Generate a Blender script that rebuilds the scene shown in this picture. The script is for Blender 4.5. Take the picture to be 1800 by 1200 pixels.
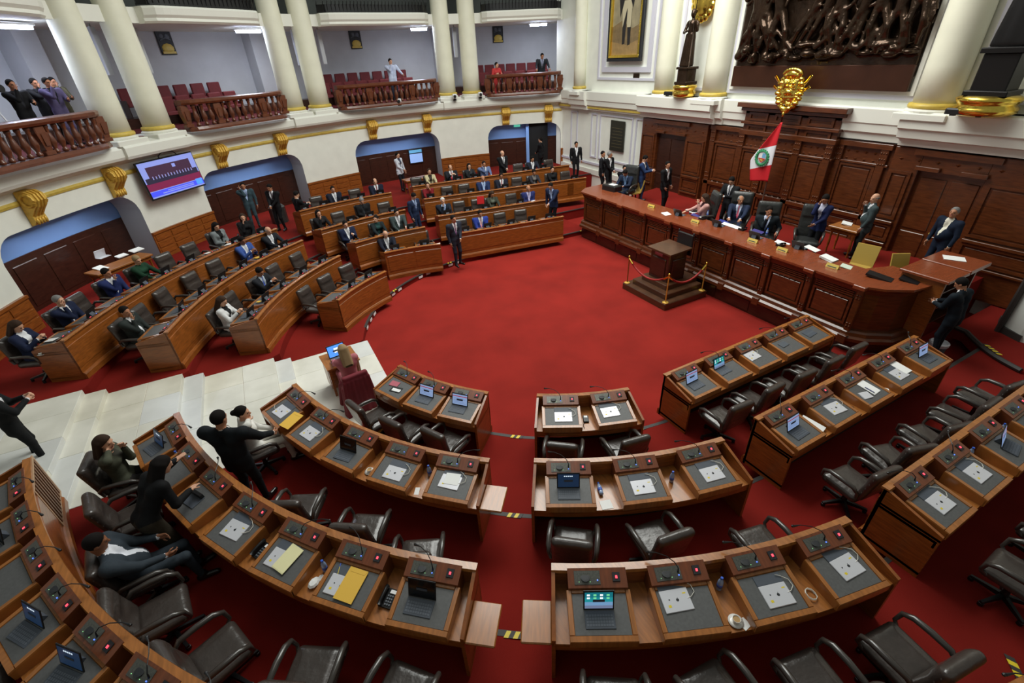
import bpy, math, random
import numpy as np
from mathutils import Matrix, Vector
for o in list(bpy.data.objects): bpy.data.objects.remove(o, do_unlink=True)
SC = bpy.context.scene; COL = SC.collection
rnd = random.Random(7)
PI = math.pi
# ------------------------------------------------------------------ camera
CAM_R = np.array([[0.87723601, 0.28411216, -0.38695899],
                  [-0.47803166, 0.44297112, -0.75846049],
                  [-0.0440762, 0.8503275, 0.52440483]])
FPX = 818.04; CAMZ = 6.5
cd = bpy.data.cameras.new('camera'); cam = bpy.data.objects.new('camera', cd); COL.objects.link(cam)
m4 = Matrix([list(CAM_R[i]) + [[0, 0, CAMZ][i]] for i in range(3)] + [[0, 0, 0, 1]])
cam.matrix_world = m4
cd.sensor_width = 36; cd.lens = FPX * 36 / 1800; cd.clip_start = .05; cd.clip_end = 200
SC.camera = cam
# ------------------------------------------------------------------ world, lights, exposure
w = bpy.data.worlds.new('world'); SC.world = w; w.use_nodes = True
bg = w.node_tree.nodes['Background']; bg.inputs[0].default_value = (.90, .98, .90, 1); bg.inputs[1].default_value = .15
def area(name, loc, size, power, color=(1, 1, 1), rot=(0, 0, 0), sy=None):
    l = bpy.data.lights.new(name, 'AREA'); l.energy = power; l.color = color
    l.shape = 'RECTANGLE'; l.size = size; l.size_y = sy or size
    o = bpy.data.objects.new(name, l); COL.objects.link(o); o.location = loc; o.rotation_euler = rot
    return o
area('skylight', (8.2, 12.6, 13.6), 11, 1850, (.98, 1, .95), sy=8)
area('hall_fill', (2, 6, 14), 4, 70, (1, .97, .92), sy=4)  # added fill light over the near left desks, not a fixture
area('front_fill', (10.5, 10, 12.5), 3, 90, (1, .93, .82), rot=(0, -.75, 0), sy=10)  # added fill light aimed at the front wall, not a fixture
vs = SC.view_settings
SC.display_settings.display_device = 'sRGB'
vs.view_transform = 'Standard'; vs.look = 'None'; vs.exposure = 0.5; vs.gamma = 1; vs.use_curve_mapping = False
# ------------------------------------------------------------------ places in the hall (metres)
UC, V0 = 6.38, 10.05            # centre of the hemicycle; V0 is the hall's axis of symmetry
GU, GV = 8.6, 10.05             # centre of the curved gallery wall
TZ = [.17, .41, .65, .89]       # tier heights
TR = [5.22, 7.2, 9.05, 10.85]   # tier edges
RR = [5.55, 7.40, 9.22, 11.02]  # desk rows on the curve
RS = [5.32, 7.18, 9.02, 10.86]  # desk rows on the straights
def at(px, py, z):
    d = CAM_R @ np.array([px - 900, -(py - 600), -FPX]); t = (z - CAMZ) / d[2]
    return d[0] * t, d[1] * t
def at_u(px, py, u):
    d = CAM_R @ np.array([px - 900, -(py - 600), -FPX]); t = u / d[0]
    return u, d[1] * t, CAMZ + d[2] * t
def gpt(a, r): return GU + r * math.cos(math.radians(a)), GV + r * math.sin(math.radians(a))
# ------------------------------------------------------------------ materials
def srgb(c):
    return tuple((x / 12.92 if x <= .04045 else ((x + .055) / 1.055) ** 2.4) for x in [v / 255 for v in c])
MATS = {}
def mat(name, rgb, rough=.5, metal=0., coat=0., emit=None, es=1., noise=0., nscale=8., bump=0., bscale=40., spec=.5, stretch=None, dark=None):
    if name in MATS: return MATS[name]
    m = bpy.data.materials.new(name); m.use_nodes = True; nt = m.node_tree; b = nt.nodes['Principled BSDF']
    col = (*srgb(rgb), 1)
    b.inputs['Base Color'].default_value = col; b.inputs['Roughness'].default_value = rough
    b.inputs['Metallic'].default_value = metal; b.inputs['Coat Weight'].default_value = coat; b.inputs['Coat Roughness'].default_value = .15
    b.inputs['Specular IOR Level'].default_value = spec
    if emit: b.inputs['Emission Color'].default_value = (*srgb(emit), 1); b.inputs['Emission Strength'].default_value = es
    if noise or bump:
        tc = nt.nodes.new('ShaderNodeTexCoord'); mp = nt.nodes.new('ShaderNodeMapping')
        nt.links.new(tc.outputs['Object'], mp.inputs[0])
        if stretch: mp.inputs['Scale'].default_value = stretch
    if noise:
        n = nt.nodes.new('ShaderNodeTexNoise'); n.inputs['Scale'].default_value = nscale; n.inputs['Detail'].default_value = 5
        nt.links.new(mp.outputs[0], n.inputs['Vector'])
        r = nt.nodes.new('ShaderNodeValToRGB'); e = r.color_ramp.elements
        dk = (*srgb(dark), 1) if dark else tuple(x * (1 - noise) for x in col[:3]) + (1,)
        e[0].color = dk; e[0].position = .3; e[1].color = tuple(min(1, x * (1 + noise * .5)) for x in col[:3]) + (1,); e[1].position = .7
        nt.links.new(n.outputs[0], r.inputs[0]); nt.links.new(r.outputs[0], b.inputs['Base Color'])
    if bump:
        n2 = nt.nodes.new('ShaderNodeTexNoise'); n2.inputs['Scale'].default_value = bscale; n2.inputs['Detail'].default_value = 3
        nt.links.new(mp.outputs[0], n2.inputs['Vector'])
        bp = nt.nodes.new('ShaderNodeBump'); bp.inputs['Strength'].default_value = bump; bp.inputs['Distance'].default_value = .02
        nt.links.new(n2.outputs[0], bp.inputs['Height']); nt.links.new(bp.outputs[0], b.inputs['Normal'])
    MATS[name] = m; return m
CARPET = mat('red_carpet', (140, 36, 29), .95, noise=.2, nscale=.9, bump=.25, bscale=220, spec=.15)
CARPET2 = mat('red_tier_carpet', (124, 28, 21), .95, noise=.18, nscale=1.0, bump=.25, bscale=220, spec=.15)
WOOD = mat('desk_wood', (146, 82, 32), .32, coat=.35, noise=.35, nscale=5, stretch=(1, 1, 7))
WOODT = mat('desk_top_wood', (164, 102, 48), .3, coat=.4, noise=.28, nscale=4, stretch=(8, 1, 1))
WOODR = mat('rostrum_wood', (94, 48, 22), .3, coat=.45, noise=.4, nscale=4, stretch=(1, 1, 6))
WOODRT = mat('rostrum_top_wood', (138, 68, 38), .25, coat=.5, noise=.15, nscale=4, stretch=(1, 6, 1))
WOODD = mat('dark_wood', (58, 30, 20), .35, coat=.3, noise=.35, nscale=4, stretch=(1, 1, 5))
WOODP = mat('podium_wood', (80, 50, 30), .4, coat=.2, noise=.3, nscale=4, stretch=(1, 1, 5))
BALW = mat('baluster_wood', (104, 54, 30), .35, coat=.3, noise=.3, nscale=6)
LEA = mat('brown_leather', (64, 56, 52), .30, coat=.25, noise=.2, nscale=5, bump=.5, bscale=9)
LEAK = mat('black_leather', (44, 45, 44), .36, coat=.15, noise=.2, nscale=5, bump=.35, bscale=14)
PAD = mat('grey_leather_pad', (88, 88, 88), .55, noise=.15, nscale=30)
BLACK = mat('black_plastic', (22, 22, 24), .4)
GREYP = mat('grey_plastic', (84, 90, 98), .5)
STEEL = mat('steel_plate', (150, 150, 145), .35, metal=.6)
WALL = mat('cream_wall', (238, 240, 230), .75, noise=.05, nscale=2)
WALLG = mat('gallery_wall', (190, 192, 196), .8, noise=.06, nscale=1.5)
TRIMW = mat('white_trim', (228, 228, 218), .6)
TRIML = mat('lilac_moulding', (205, 204, 216), .6)
COLM = mat('cream_column', (232, 231, 210), .5, noise=.05, nscale=2)
GOLD = mat('gilt', (214, 172, 74), .42, metal=.35, noise=.2, nscale=14)
GOLDB = mat('bright_gold', (255, 214, 96), .22, metal=1., noise=.12, nscale=20)
GOLDP = mat('gold_paint', (208, 180, 80), .5, noise=.15, nscale=8)
MARBLE = mat('white_marble', (226, 224, 214), .35, noise=.1, nscale=1.2, dark=(204, 202, 190))
MARBLE2 = mat('warm_marble', (224, 220, 206), .35, noise=.14, nscale=1.4, dark=(202, 198, 182))
MARBLE3 = mat('grey_marble', (216, 217, 214), .35, noise=.12, nscale=1.6)
BRONZE = mat('dark_bronze', (66, 50, 38), .22, metal=.7, noise=.35, nscale=4, bump=.9, bscale=7)
BRONZEK = mat('black_bronze', (40, 38, 38), .3, metal=.6)
BLUEC = mat('blue_soffit', (126, 164, 226), .7)
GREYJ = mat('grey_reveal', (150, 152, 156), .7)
NOSE = mat('step_nosing', (52, 48, 46), .6)
YEL = mat('yellow_tape', (225, 200, 40), .5)
SEATR = mat('maroon_upholstery', (98, 22, 28), .7, noise=.15, nscale=6)
IRON = mat('black_iron', (24, 25, 26), .45, metal=.4)
WHITE = mat('white_plastic', (232, 232, 232), .4)
PAPER = mat('white_paper', (238, 238, 236), .8)
YENV = mat('manila_paper', (228, 182, 70), .7)
CREAMP = mat('cream_paper', (232, 226, 176), .7)
SILVER = mat('silver_tablet', (214, 214, 220), .35, metal=.2)
SLATE = mat('slate_cover', (74, 80, 90), .6)
CABLE = mat('white_cable', (222, 218, 206), .5)
GLASSB = mat('bottle_plastic', (150, 170, 205), .12, spec=.7)
BLUECAP = mat('blue_cap', (40, 90, 200), .4)
CERAM = mat('white_ceramic', (236, 234, 228), .2, coat=.4)
COFFEE = mat('milky_coffee', (176, 140, 92), .3)
REDL = mat('red_lamp', (255, 90, 100), .4, emit=(255, 70, 90), es=1.1)
BLUEL = mat('blue_lamp', (120, 160, 255), .4, emit=(90, 130, 255), es=.8)
LAMP = mat('lit_lamp', (235, 240, 255), .4, emit=(225, 232, 255), es=5)
DOCK = mat('dark_print', (30, 32, 36), .6)
SKIN = {'l': mat('skin_light', (205, 156, 128), .55, spec=.3), 'm': mat('skin_tan', (176, 122, 92), .55, spec=.3), 'd': mat('skin_brown', (142, 94, 68), .55, spec=.3)}
HAIRC = {'k': mat('hair_black', (24, 20, 19), .85, spec=.15), 'b': mat('hair_brown', (56, 40, 30), .8, spec=.2), 'g': mat('hair_grey', (120, 118, 116), .6), 'w': mat('hair_white', (196, 196, 194), .6), 'y': mat('hair_blond', (150, 126, 92), .75, spec=.2)}
def cloth(rgb): return mat('cloth_%d_%d_%d' % rgb, rgb, .8, noise=.15, nscale=12, bump=.12, bscale=30, spec=.2)
def glow(name, rgb, es=.9): return mat(name, rgb, .3, emit=rgb, es=es)
# ------------------------------------------------------------------ mesh builder
class MB:
    def __init__(s): s.v = []; s.f = []; s.m = []; s.M = None
    def add(s, vs, fs, mi=0):
        b = len(s.v)
        if s.M is not None: vs = [tuple(s.M @ Vector(p)) for p in vs]
        s.v += [tuple(p) for p in vs]; s.f += [tuple(b + i for i in f) for f in fs]; s.m += [mi] * len(fs); return s
    def box(s, x0, x1, y0, y1, z0, z1, mi=0):
        return s.add([(x0, y0, z0), (x1, y0, z0), (x1, y1, z0), (x0, y1, z0), (x0, y0, z1), (x1, y0, z1), (x1, y1, z1), (x0, y1, z1)],
                     [(3, 2, 1, 0), (4, 5, 6, 7), (0, 1, 5, 4), (1, 2, 6, 5), (2, 3, 7, 6), (3, 0, 4, 7)], mi)
    def hexa(s, p, mi=0):   # 8 corners, bottom ring then top ring
        return s.add(p, [(3, 2, 1, 0), (4, 5, 6, 7), (0, 1, 5, 4), (1, 2, 6, 5), (2, 3, 7, 6), (3, 0, 4, 7)], mi)
    def cbox(s, x0, x1, y0, y1, z0, z1, c=.01, mi=0):   # box with chamfered vertical and top edges
        def ring(i, z): return [(x0 + i, y0 + c, z), (x0 + c, y0 + i, z), (x1 - c, y0 + i, z), (x1 - i, y0 + c, z), (x1 - i, y1 - c, z), (x1 - c, y1 - i, z), (x0 + c, y1 - i, z), (x0 + i, y1 - c, z)]
        r = ring(0, z0) + ring(0, z1 - c) + ring(c * .9, z1)
        f = [tuple(range(7, -1, -1)), tuple(range(16, 24))]
        for k in (0, 8):
            for i in range(8): j = (i + 1) % 8; f.append((k + i, k + j, k + 8 + j, k + 8 + i))
        return s.add(r, f, mi)
    def prism(s, poly, z0, z1, mi=0):
        n = len(poly); vs = [(x, y, z0) for x, y in poly] + [(x, y, z1) for x, y in poly]
        fs = [tuple(range(n - 1, -1, -1)), tuple(range(n, 2 * n))] + [(i, (i + 1) % n, n + (i + 1) % n, n + i) for i in range(n)]
        return s.add(vs, fs, mi)
    def prism_x(s, poly, x0, x1, mi=0):   # polygon in y,z extruded along x
        n = len(poly); vs = [(x0, y, z) for y, z in poly] + [(x1, y, z) for y, z in poly]
        fs = [tuple(range(n - 1, -1, -1)), tuple(range(n, 2 * n))] + [(i, (i + 1) % n, n + (i + 1) % n, n + i) for i in range(n)]
        return s.add(vs, fs, mi)
    def lathe(s, prof, n=12, c=(0, 0, 0), mi=0):
        vs = []; fs = []
        for r, z in prof:
            for i in range(n): a = 2 * PI * i / n; vs.append((c[0] + r * math.cos(a), c[1] + r * math.sin(a), c[2] + z))
        for k in range(len(prof) - 1):
            for i in range(n): j = (i + 1) % n; fs.append((k * n + i, k * n + j, (k + 1) * n + j, (k + 1) * n + i))
        fs.append(tuple(range(n - 1, -1, -1))); fs.append(tuple((len(prof) - 1) * n + i for i in range(n)))
        return s.add(vs, fs, mi)
    def tube(s, pts, r, n=6, mi=0, closed=False):
        P = [Vector(p) for p in pts]; vs = []; fs = []; N = len(P); up = None
        for k in range(N):
            t = (P[(k + 1) % N] - P[k - 1]) if closed else (P[min(k + 1, N - 1)] - P[max(k - 1, 0)])
            t.normalize()
            if up is None: up = t.orthogonal().normalized()
            up = (up - t * up.dot(t)); up = up.normalized() if up.length > 1e-6 else t.orthogonal().normalized()
            sd = t.cross(up); rr = r[k] if isinstance(r, (list, tuple)) else r
            for i in range(n): a = 2 * PI * i / n; vs.append(tuple(P[k] + up * (rr * math.cos(a)) + sd * (rr * math.sin(a))))
        for k in range(N if closed else N - 1):
            for i in range(n): j = (i + 1) % n; k2 = (k + 1) % N; fs.append((k * n + i, k2 * n + i, k2 * n + j, k * n + j)[::-1])
        if not closed: fs.append(tuple(range(n))); fs.append(tuple((N - 1) * n + i for i in range(n))[::-1])
        return s.add(vs, fs, mi)
    def sweep(s, path, prof, mi=0, caps=True):   # path: (x,y,dx,dy) with unit inward direction; prof: closed (d,z)
        n = len(prof); vs = []; fs = []
        for x, y, dx, dy in path:
            for d, z in prof: vs.append((x + dx * d, y + dy * d, z))
        for k in range(len(path) - 1):
            for i in range(n): j = (i + 1) % n; fs.append((k * n + i, k * n + j, (k + 1) * n + j, (k + 1) * n + i))
        if caps: fs.append(tuple(range(n - 1, -1, -1))); fs.append(tuple((len(path) - 1) * n + i for i in range(n)))
        return s.add(vs, fs, mi)
    def ball(s, c, r, n=8, mi=0, sc=(1, 1, 1)):
        vs = [(c[0], c[1], c[2] - r * sc[2])]; fs = []; k = max(3, n // 2)
        for q in range(1, k):
            b = -PI / 2 + PI * q / k
            for i in range(n): a = 2 * PI * i / n; vs.append((c[0] + r * sc[0] * math.cos(b) * math.cos(a), c[1] + r * sc[1] * math.cos(b) * math.sin(a), c[2] + r * sc[2] * math.sin(b)))
        vs.append((c[0], c[1], c[2] + r * sc[2])); L = len(vs) - 1
        for i in range(n):
            j = (i + 1) % n; fs.append((0, 1 + j, 1 + i)); fs.append((L, L - n + i, L - n + j))
            for q in range(k - 2): o = 1 + q * n; fs.append((o + i, o + j, o + n + j, o + n + i))
        return s.add(vs, fs, mi)
    def mesh(s, name, mats, smooth=False):
        me = bpy.data.meshes.new(name); me.from_pydata(s.v, [], s.f)
        for m in (mats if isinstance(mats, (list, tuple)) else [mats]): me.materials.append(m)
        if any(s.m): me.polygons.foreach_set('material_index', s.m)
        if smooth: me.polygons.foreach_set('use_smooth', [True] * len(s.f))
        me.update(); return me
def link(name, me, parent=None, loc=None, rot=None):
    o = bpy.data.objects.new(name, me); COL.objects.link(o)
    if parent is not None: o.parent = parent
    if loc is not None: o.location = loc
    if rot is not None: o.rotation_euler = rot if isinstance(rot, (tuple, list)) else (0, 0, rot)
    return o
def obj(name, mb, mats, parent=None, loc=None, rot=None, smooth=False):
    return link(name, mb.mesh(name, mats, smooth), parent, loc, rot)
def tag(o, label, cat, group=None):
    o['label'] = label; o['category'] = cat
    if group: o['group'] = group
    return o
def thing(name, label, cat, loc=(0, 0, 0), rz=0, group=None):
    o = link(name, None, None, loc, rz); o.empty_display_size = .1
    return tag(o, label, cat, group)
def struct(name, mb, mats, parent=None, smooth=False, loc=None):
    o = obj(name, mb, mats, parent, loc, None, smooth)
    if parent is None: o['kind'] = 'structure'
    return o
def dup(src, parent=None):
    c = src.copy(); COL.objects.link(c); c.parent = parent
    for ch in src.children: dup(ch, c)
    return c
def copy_thing(src, label, loc, rz):
    c = dup(src); c.location = loc; c.rotation_euler = (0, 0, rz); c['label'] = label; return c
ORD = ['first', 'second', 'third', 'fourth', 'fifth', 'sixth', 'seventh', 'eighth', 'ninth']
# ------------------------------------------------------------------ smooth surfaces from distance fields
class SDF:
    def __init__(s, lo, hi, h):
        s.h = h; s.lo = np.array(lo, float); n = np.ceil((np.array(hi) - s.lo) / h).astype(int) + 1
        s.n = n; s.ax = [s.lo[i] + h * np.arange(n[i]) for i in range(3)]
        s.F = np.full(n, .25, np.float32); s.D = np.full(n, 9., np.float32); s.T = np.zeros(n, np.uint8)
    def win(s, lo, hi):
        a = np.clip(np.floor((np.array(lo) - s.lo) / s.h).astype(int), 0, s.n); b = np.clip(np.ceil((np.array(hi) - s.lo) / s.h).astype(int) + 1, 0, s.n)
        sl = tuple(slice(a[i], b[i]) for i in range(3))
        if any(b[i] <= a[i] for i in range(3)): return None, None
        g = np.stack(np.meshgrid(*[s.ax[i][sl[i]] for i in range(3)], indexing='ij'), -1); return sl, g
    def put(s, sl, d, k, t):
        A = s.F[sl]; d = d.astype(np.float32)
        if k > 0: hh = np.clip(.5 + .5 * (A - d) / k, 0, 1); s.F[sl] = A * (1 - hh) + d * hh - k * hh * (1 - hh)
        else: s.F[sl] = np.minimum(A, d)
        q = d < s.D[sl]; s.T[sl][q] = t; s.D[sl] = np.minimum(s.D[sl], d)
    def cap(s, a, b, ra, rb=None, k=.03, t=0):
        rb = ra if rb is None else rb; a = np.array(a, float); b = np.array(b, float); m = max(ra, rb) + k + 2 * s.h
        sl, g = s.win(np.minimum(a, b) - m, np.maximum(a, b) + m)
        if sl is None: return
        ab = b - a; L = max(ab @ ab, 1e-9); tt = np.clip(((g - a) @ ab) / L, 0, 1)
        d = np.linalg.norm(g - a - tt[..., None] * ab, axis=-1) - (ra + (rb - ra) * tt); s.put(sl, d, k, t)
    def ell(s, c, r, R=None, k=.03, t=0, cut=False):
        c = np.array(c, float); r = np.array(r, float); m = r.max() + k + 2 * s.h
        sl, g = s.win(c - m, c + m)
        if sl is None: return
        p = g - c
        if R is not None: p = p @ R
        k0 = np.linalg.norm(p / r, axis=-1); k1 = np.maximum(np.linalg.norm(p / (r * r), axis=-1), 1e-6); d = k0 * (k0 - 1) / k1
        if cut: s.F[sl] = np.maximum(s.F[sl], -d.astype(np.float32))
        else: s.put(sl, d, k, t)
    def rbox(s, c, hs, r, R=None, k=0., t=0):
        c = np.array(c, float); hs = np.array(hs, float); m = np.linalg.norm(hs) + k + 2 * s.h
        sl, g = s.win(c - m, c + m); p = g - c
        if R is not None: p = p @ R
        q = np.abs(p) - (hs - r); d = np.linalg.norm(np.maximum(q, 0), axis=-1) + np.minimum(q.max(-1), 0) - r; s.put(sl, d, k, t)
    def nets(s):
        F = s.F; S = F < 0; n = s.n
        c = np.zeros(n - 1, np.uint8)
        offs = [(i, j, k) for i in (0, 1) for j in (0, 1) for k in (0, 1)]
        for i, j, k in offs: c += S[i:n[0] - 1 + i, j:n[1] - 1 + j, k:n[2] - 1 + k]
        act = np.argwhere((c > 0) & (c < 8)); idx = np.full(n - 1, -1, np.int32); idx[tuple(act.T)] = np.arange(len(act))
        vals = np.stack([F[act[:, 0] + i, act[:, 1] + j, act[:, 2] + k] for i, j, k in offs], 1); O = np.array(offs, float)
        acc = np.zeros((len(act), 3)); cnt = np.zeros(len(act))
        for a in range(8):
            for b in range(a + 1, 8):
                if np.abs(O[a] - O[b]).sum() != 1: continue
                va, vb = vals[:, a], vals[:, b]; q = (va < 0) != (vb < 0)
                t = np.where(q, va / np.where(q, va - vb, 1), 0)
                acc += np.where(q[:, None], O[a] + t[:, None] * (O[b] - O[a]), 0); cnt += q
        V = s.lo + s.h * (act + acc / cnt[:, None]); Q = []
        for ax in range(3):
            d = np.diff(S.astype(np.int8), axis=ax); e = np.argwhere(d != 0); sg = d[tuple(e.T)]
            o1, o2 = [(1, 2), (2, 0), (0, 1)][ax]
            ok = (e[:, o1] > 0) & (e[:, o2] > 0) & (e[:, o1] < n[o1] - 1) & (e[:, o2] < n[o2] - 1); e = e[ok]; sg = sg[ok]
            def ci(a, b): q = e.copy(); q[:, o1] -= a; q[:, o2] -= b; return idx[tuple(q.T)]
            qd = np.stack([ci(1, 1), ci(0, 1), ci(0, 0), ci(1, 0)], 1); qd[sg > 0] = qd[sg > 0][:, ::-1]; Q.append(qd)
        Q = np.concatenate(Q); Q = Q[(Q >= 0).all(1)]
        return V, Q
    def tags(s, V, Q):
        c = V[Q].mean(1); i = np.clip(np.round((c - s.lo) / s.h).astype(int), 0, s.n - 1); return c, s.T[tuple(i.T)]
def npmesh(name, V, Q, mats, mi=None, smooth=True):
    me = bpy.data.meshes.new(name)
    me.vertices.add(len(V)); me.vertices.foreach_set('co', np.ascontiguousarray(V, np.float32).ravel())
    me.loops.add(len(Q) * 4); me.loops.foreach_set('vertex_index', np.ascontiguousarray(Q, np.int32).ravel())
    me.polygons.add(len(Q)); me.polygons.foreach_set('loop_start', np.arange(0, len(Q) * 4, 4, dtype=np.int32))
    for m in mats: me.materials.append(m)
    if mi is not None: me.polygons.foreach_set('material_index', np.ascontiguousarray(mi, np.int32))
    if smooth: me.polygons.foreach_set('use_smooth', np.ones(len(Q), bool))
    me.update(calc_edges=True); return me
# ================================================================== FLOORS AND TIERS
def horseshoe(r, uend, n=48, uend2=None):
    p = [(uend, V0 - r, 0, 1)]
    for i in range(n + 1):
        a = -PI / 2 - PI * i / n; p.append((UC + r * math.cos(a), V0 + r * math.sin(a), -math.cos(a), -math.sin(a)))
    p.append((uend2 or uend, V0 + r, 0, -1)); return p
fl = struct('floor', MB().prism([(-9, -8), (18, -8), (18, 28), (-9, 28)], -.3, 0), CARPET)
UE = [11.6, 13.4, 13.9, 16.]
for k in range(4):
    ro = TR[k + 1] + .02 if k < 3 else 19.
    pi = horseshoe(TR[k], UE[k], 192); po = horseshoe(ro, UE[k], 192)
    pi = [((1.2, -.88, -2.74, -4.48)[k], y, dx, dy) if 7.75 < y < 11.35 and x < UC else (x, y, dx, dy) for x, y, dx, dy in pi]
    vs = []; fs = []
    for a, b in zip(pi, po): vs += [(a[0], a[1], -.05), (a[0], a[1], TZ[k]), (b[0], b[1], TZ[k])]
    for i in range(len(pi) - 1):
        q = 3 * i; fs += [(q, q + 1, q + 4, q + 3), (q + 1, q + 2, q + 5, q + 4)]
    L = 3 * (len(pi) - 1)
    m = MB().add(vs, fs)
    for e, sgn in ((0, -1), (L, 1)):   # end riser of the tier
        x, y, _ = vs[e]; m.add([(x, y, -.05), (x, y, TZ[k]), (x, vs[e + 2][1], TZ[k]), (x, vs[e + 2][1], -.05)], [(0, 1, 2, 3)])
    struct('carpet_tier', m, CARPET2, fl)
    hs = horseshoe(TR[k] - .012, UE[k])
    for i0, i1 in ((0, 19), (31, 51)) if k == 0 else ((0, 17), (35, 51)):
        struct('step_nosing', MB().sweep(hs[i0:i1], [(-.06, TZ[k] + .004), (.012, TZ[k] + .004), (.012, TZ[k] - .03), (-.06, TZ[k] - .03)]), NOSE, fl)
# marble aisle: landings and half steps, laid slab by slab
mar = struct('floor', MB().box(-7.6, 1.3, 7.85, 11.28, -.05, .12), MARBLE2)
VA, VB = 7.8, 11.3
land = [(1.40, -.52, .18), (-.5, -.88, .30), (-.86, -2.36, .42), (-2.34, -2.74, .54), (-2.72, -4.12, .66), (-4.1, -4.48, .78), (-4.46, -7.4, .90)]
for i, (u1, u0, z) in enumerate(land):
    cuts = [u0, u1] if u1 - u0 < .6 else ([u0, u0 + (u1 - u0) * .55, u1] if u1 - u0 < 2 else [u0, u0 + (u1 - u0) / 3, u0 + (u1 - u0) * 2 / 3, u1])
    vc = [VA + (VB - VA) * t for t in ((0, .26, .53, .78, 1) if i % 2 == 0 else (0, .38, .7, 1))]
    for a, b in zip(cuts[:-1], cuts[1:]):
        for c, d in zip(vc[:-1], vc[1:]):
            s_ = MB().cbox(a + .0015, b - .0015 + (.03 if b == u1 else 0), c + .0015, d - .0015, z - .14 if b == u1 else z - .06, z + rnd.uniform(-.002, .002), .006)
            struct('marble_slab', s_, rnd.choice([MARBLE, MARBLE, MARBLE2, MARBLE3]), mar)
# corner platform beside the front wall with its curved edge
cp = [(16, -6), (16, 3.6), (13.75, 3.6)]
for i in range(9):
    t = i / 8; cp.append((13.7 - .9 * t - .15 * math.sin(PI * t), 3.3 - 1.3 * t))
cp.append((12.2, -6))
struct('carpet_tier', MB().prism(cp[::-1], .2, .47), CARPET2, fl)
struct('step_nosing', MB().tube([(x, y, .47) for x, y in cp[2:-1]], .055, 6), NOSE, fl)
# yellow and black hazard tape on the step edges of the aisles
def tape(x, y, ang, z, n=3, label=''):
    t = thing('hazard_tape', label, 'tape', (x, y, z + .006), ang, 'hazard tape on the steps')
    for i in range(2 * n):
        o = (i - n) * .055
        obj('stripe', MB().hexa([(o, -.04, 0), (o + .055, -.04, 0), (o + .085, .04, 0), (o + .03, .04, 0), (o, -.04, .005), (o + .055, -.04, .005), (o + .085, .04, .005), (o + .03, .04, .005)]), YEL if i % 2 == 0 else NOSE, t)
for (px, py, k, lab) in [(905, 776, 0, 'yellow and black tape on the lowest step of the near aisle'), (905, 897, 1, 'yellow and black tape on the middle step of the near aisle'), (905, 1089, 2, 'yellow and black tape on the step nearest the camera in the aisle'), (1122, 750, 0, 'yellow tape on the step between the near middle and near right desks')]:
    x, y = at(px, py, TZ[k]); a = math.atan2(y - V0, x - UC); tape(UC + (TR[k] + .02) * math.cos(a), V0 + (TR[k] + .02) * math.sin(a), a + PI / 2, TZ[k], 2, lab)
for (px, py, lab) in [(701, 515, 'yellow tape on the low step before the two-seat far desk'), (800, 470, 'yellow tape on the low step left of the long far front desk')]:
    x, y = at(px, py, .1); a = math.atan2(y - V0, x - UC); x = UC + 5.2 * math.cos(a); y = V0 + 5.2 * math.sin(a); tape(x, y, a + PI / 2, .17, 2, lab)
tape(11.35, V0 + 5.2, .0, .17, 3, 'yellow tape on the step beside the far end of the rostrum')
tape(13.15, 2.62, .95, .525, 4, 'yellow tape along the curved step at the right edge')
x, y = at(1788, 1185, .65); tape(x, y, .75, .66, 3, 'yellow tape at the bottom right corner of the hall floor')
# small step lights in the lowest far riser
for i, a in enumerate([156, 151, 147, 132, 128, 116, 112, 101, 97]):
    r = 5.205; x = UC + r * math.cos(math.radians(a)); y = V0 + r * math.sin(math.radians(a))
    l = obj('step_light', MB().box(-.09, .09, -.012, .012, -.035, .035), WHITE, None, (x, y, .085), math.radians(a) + PI / 2)
    tag(l, '%s small white step light from the marble aisle, low far riser' % ORD[i], 'light', 'step lights in the lowest far riser')

# ================================================================== CURVED GALLERY SIDE (far)
ARCH = [(141.7, 159.5), (114.6, 131.8), (87.4, 104.4), (62.0, 77.2)]
WR = 15.6
def zopen(a):
    for a0, a1 in ARCH:
        if a0 < a < a1:
            e = min(a - a0, a1 - a) / 57.3 * WR; R_ = .62
            return 3.18 - (R_ - math.sqrt(max(0, R_ * R_ - (R_ - e) ** 2)) if e < R_ else 0)
    return None
angs = set()
for a0, a1 in ARCH:
    for e in (0, .01, .2, .5, .9, 1.4, 1.9, 2.3): angs |= {a0 + e, a1 - e}
a = 58.
while a <= 176: angs.add(round(a, 2)); a += 1.5
angs = sorted(angs)
wm = MB(); ZT = 4.3
for a, b in zip(angs[:-1], angs[1:]):
    za, zb = zopen(a + 1e-4), zopen(b - 1e-4)
    inn = zopen((a + b) / 2) is not None
    z0a, z0b = (za, zb) if inn else (0, 0)
    if inn and za is None: z0a = zb
    if inn and zb is None: z0b = za
    pa, pb, qa, qb = gpt(a, WR), gpt(b, WR), gpt(a, WR + .9), gpt(b, WR + .9)
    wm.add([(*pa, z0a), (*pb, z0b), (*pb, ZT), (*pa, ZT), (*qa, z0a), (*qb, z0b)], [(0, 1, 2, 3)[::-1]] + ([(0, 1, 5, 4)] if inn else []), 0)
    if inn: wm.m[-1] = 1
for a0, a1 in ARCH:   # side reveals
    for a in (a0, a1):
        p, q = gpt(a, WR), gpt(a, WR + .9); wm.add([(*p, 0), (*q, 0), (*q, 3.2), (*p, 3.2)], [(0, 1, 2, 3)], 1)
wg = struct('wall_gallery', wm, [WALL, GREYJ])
def arc(a0, a1, r, step=1.2):
    n = max(2, int(abs(a1 - a0) / step)); o = []
    for i in range(n + 1):
        a = a0 + (a1 - a0) * i / n; x, y = gpt(a, r); t = math.radians(a); o.append((x, y, -math.cos(t), -math.sin(t)))
    return o
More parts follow.
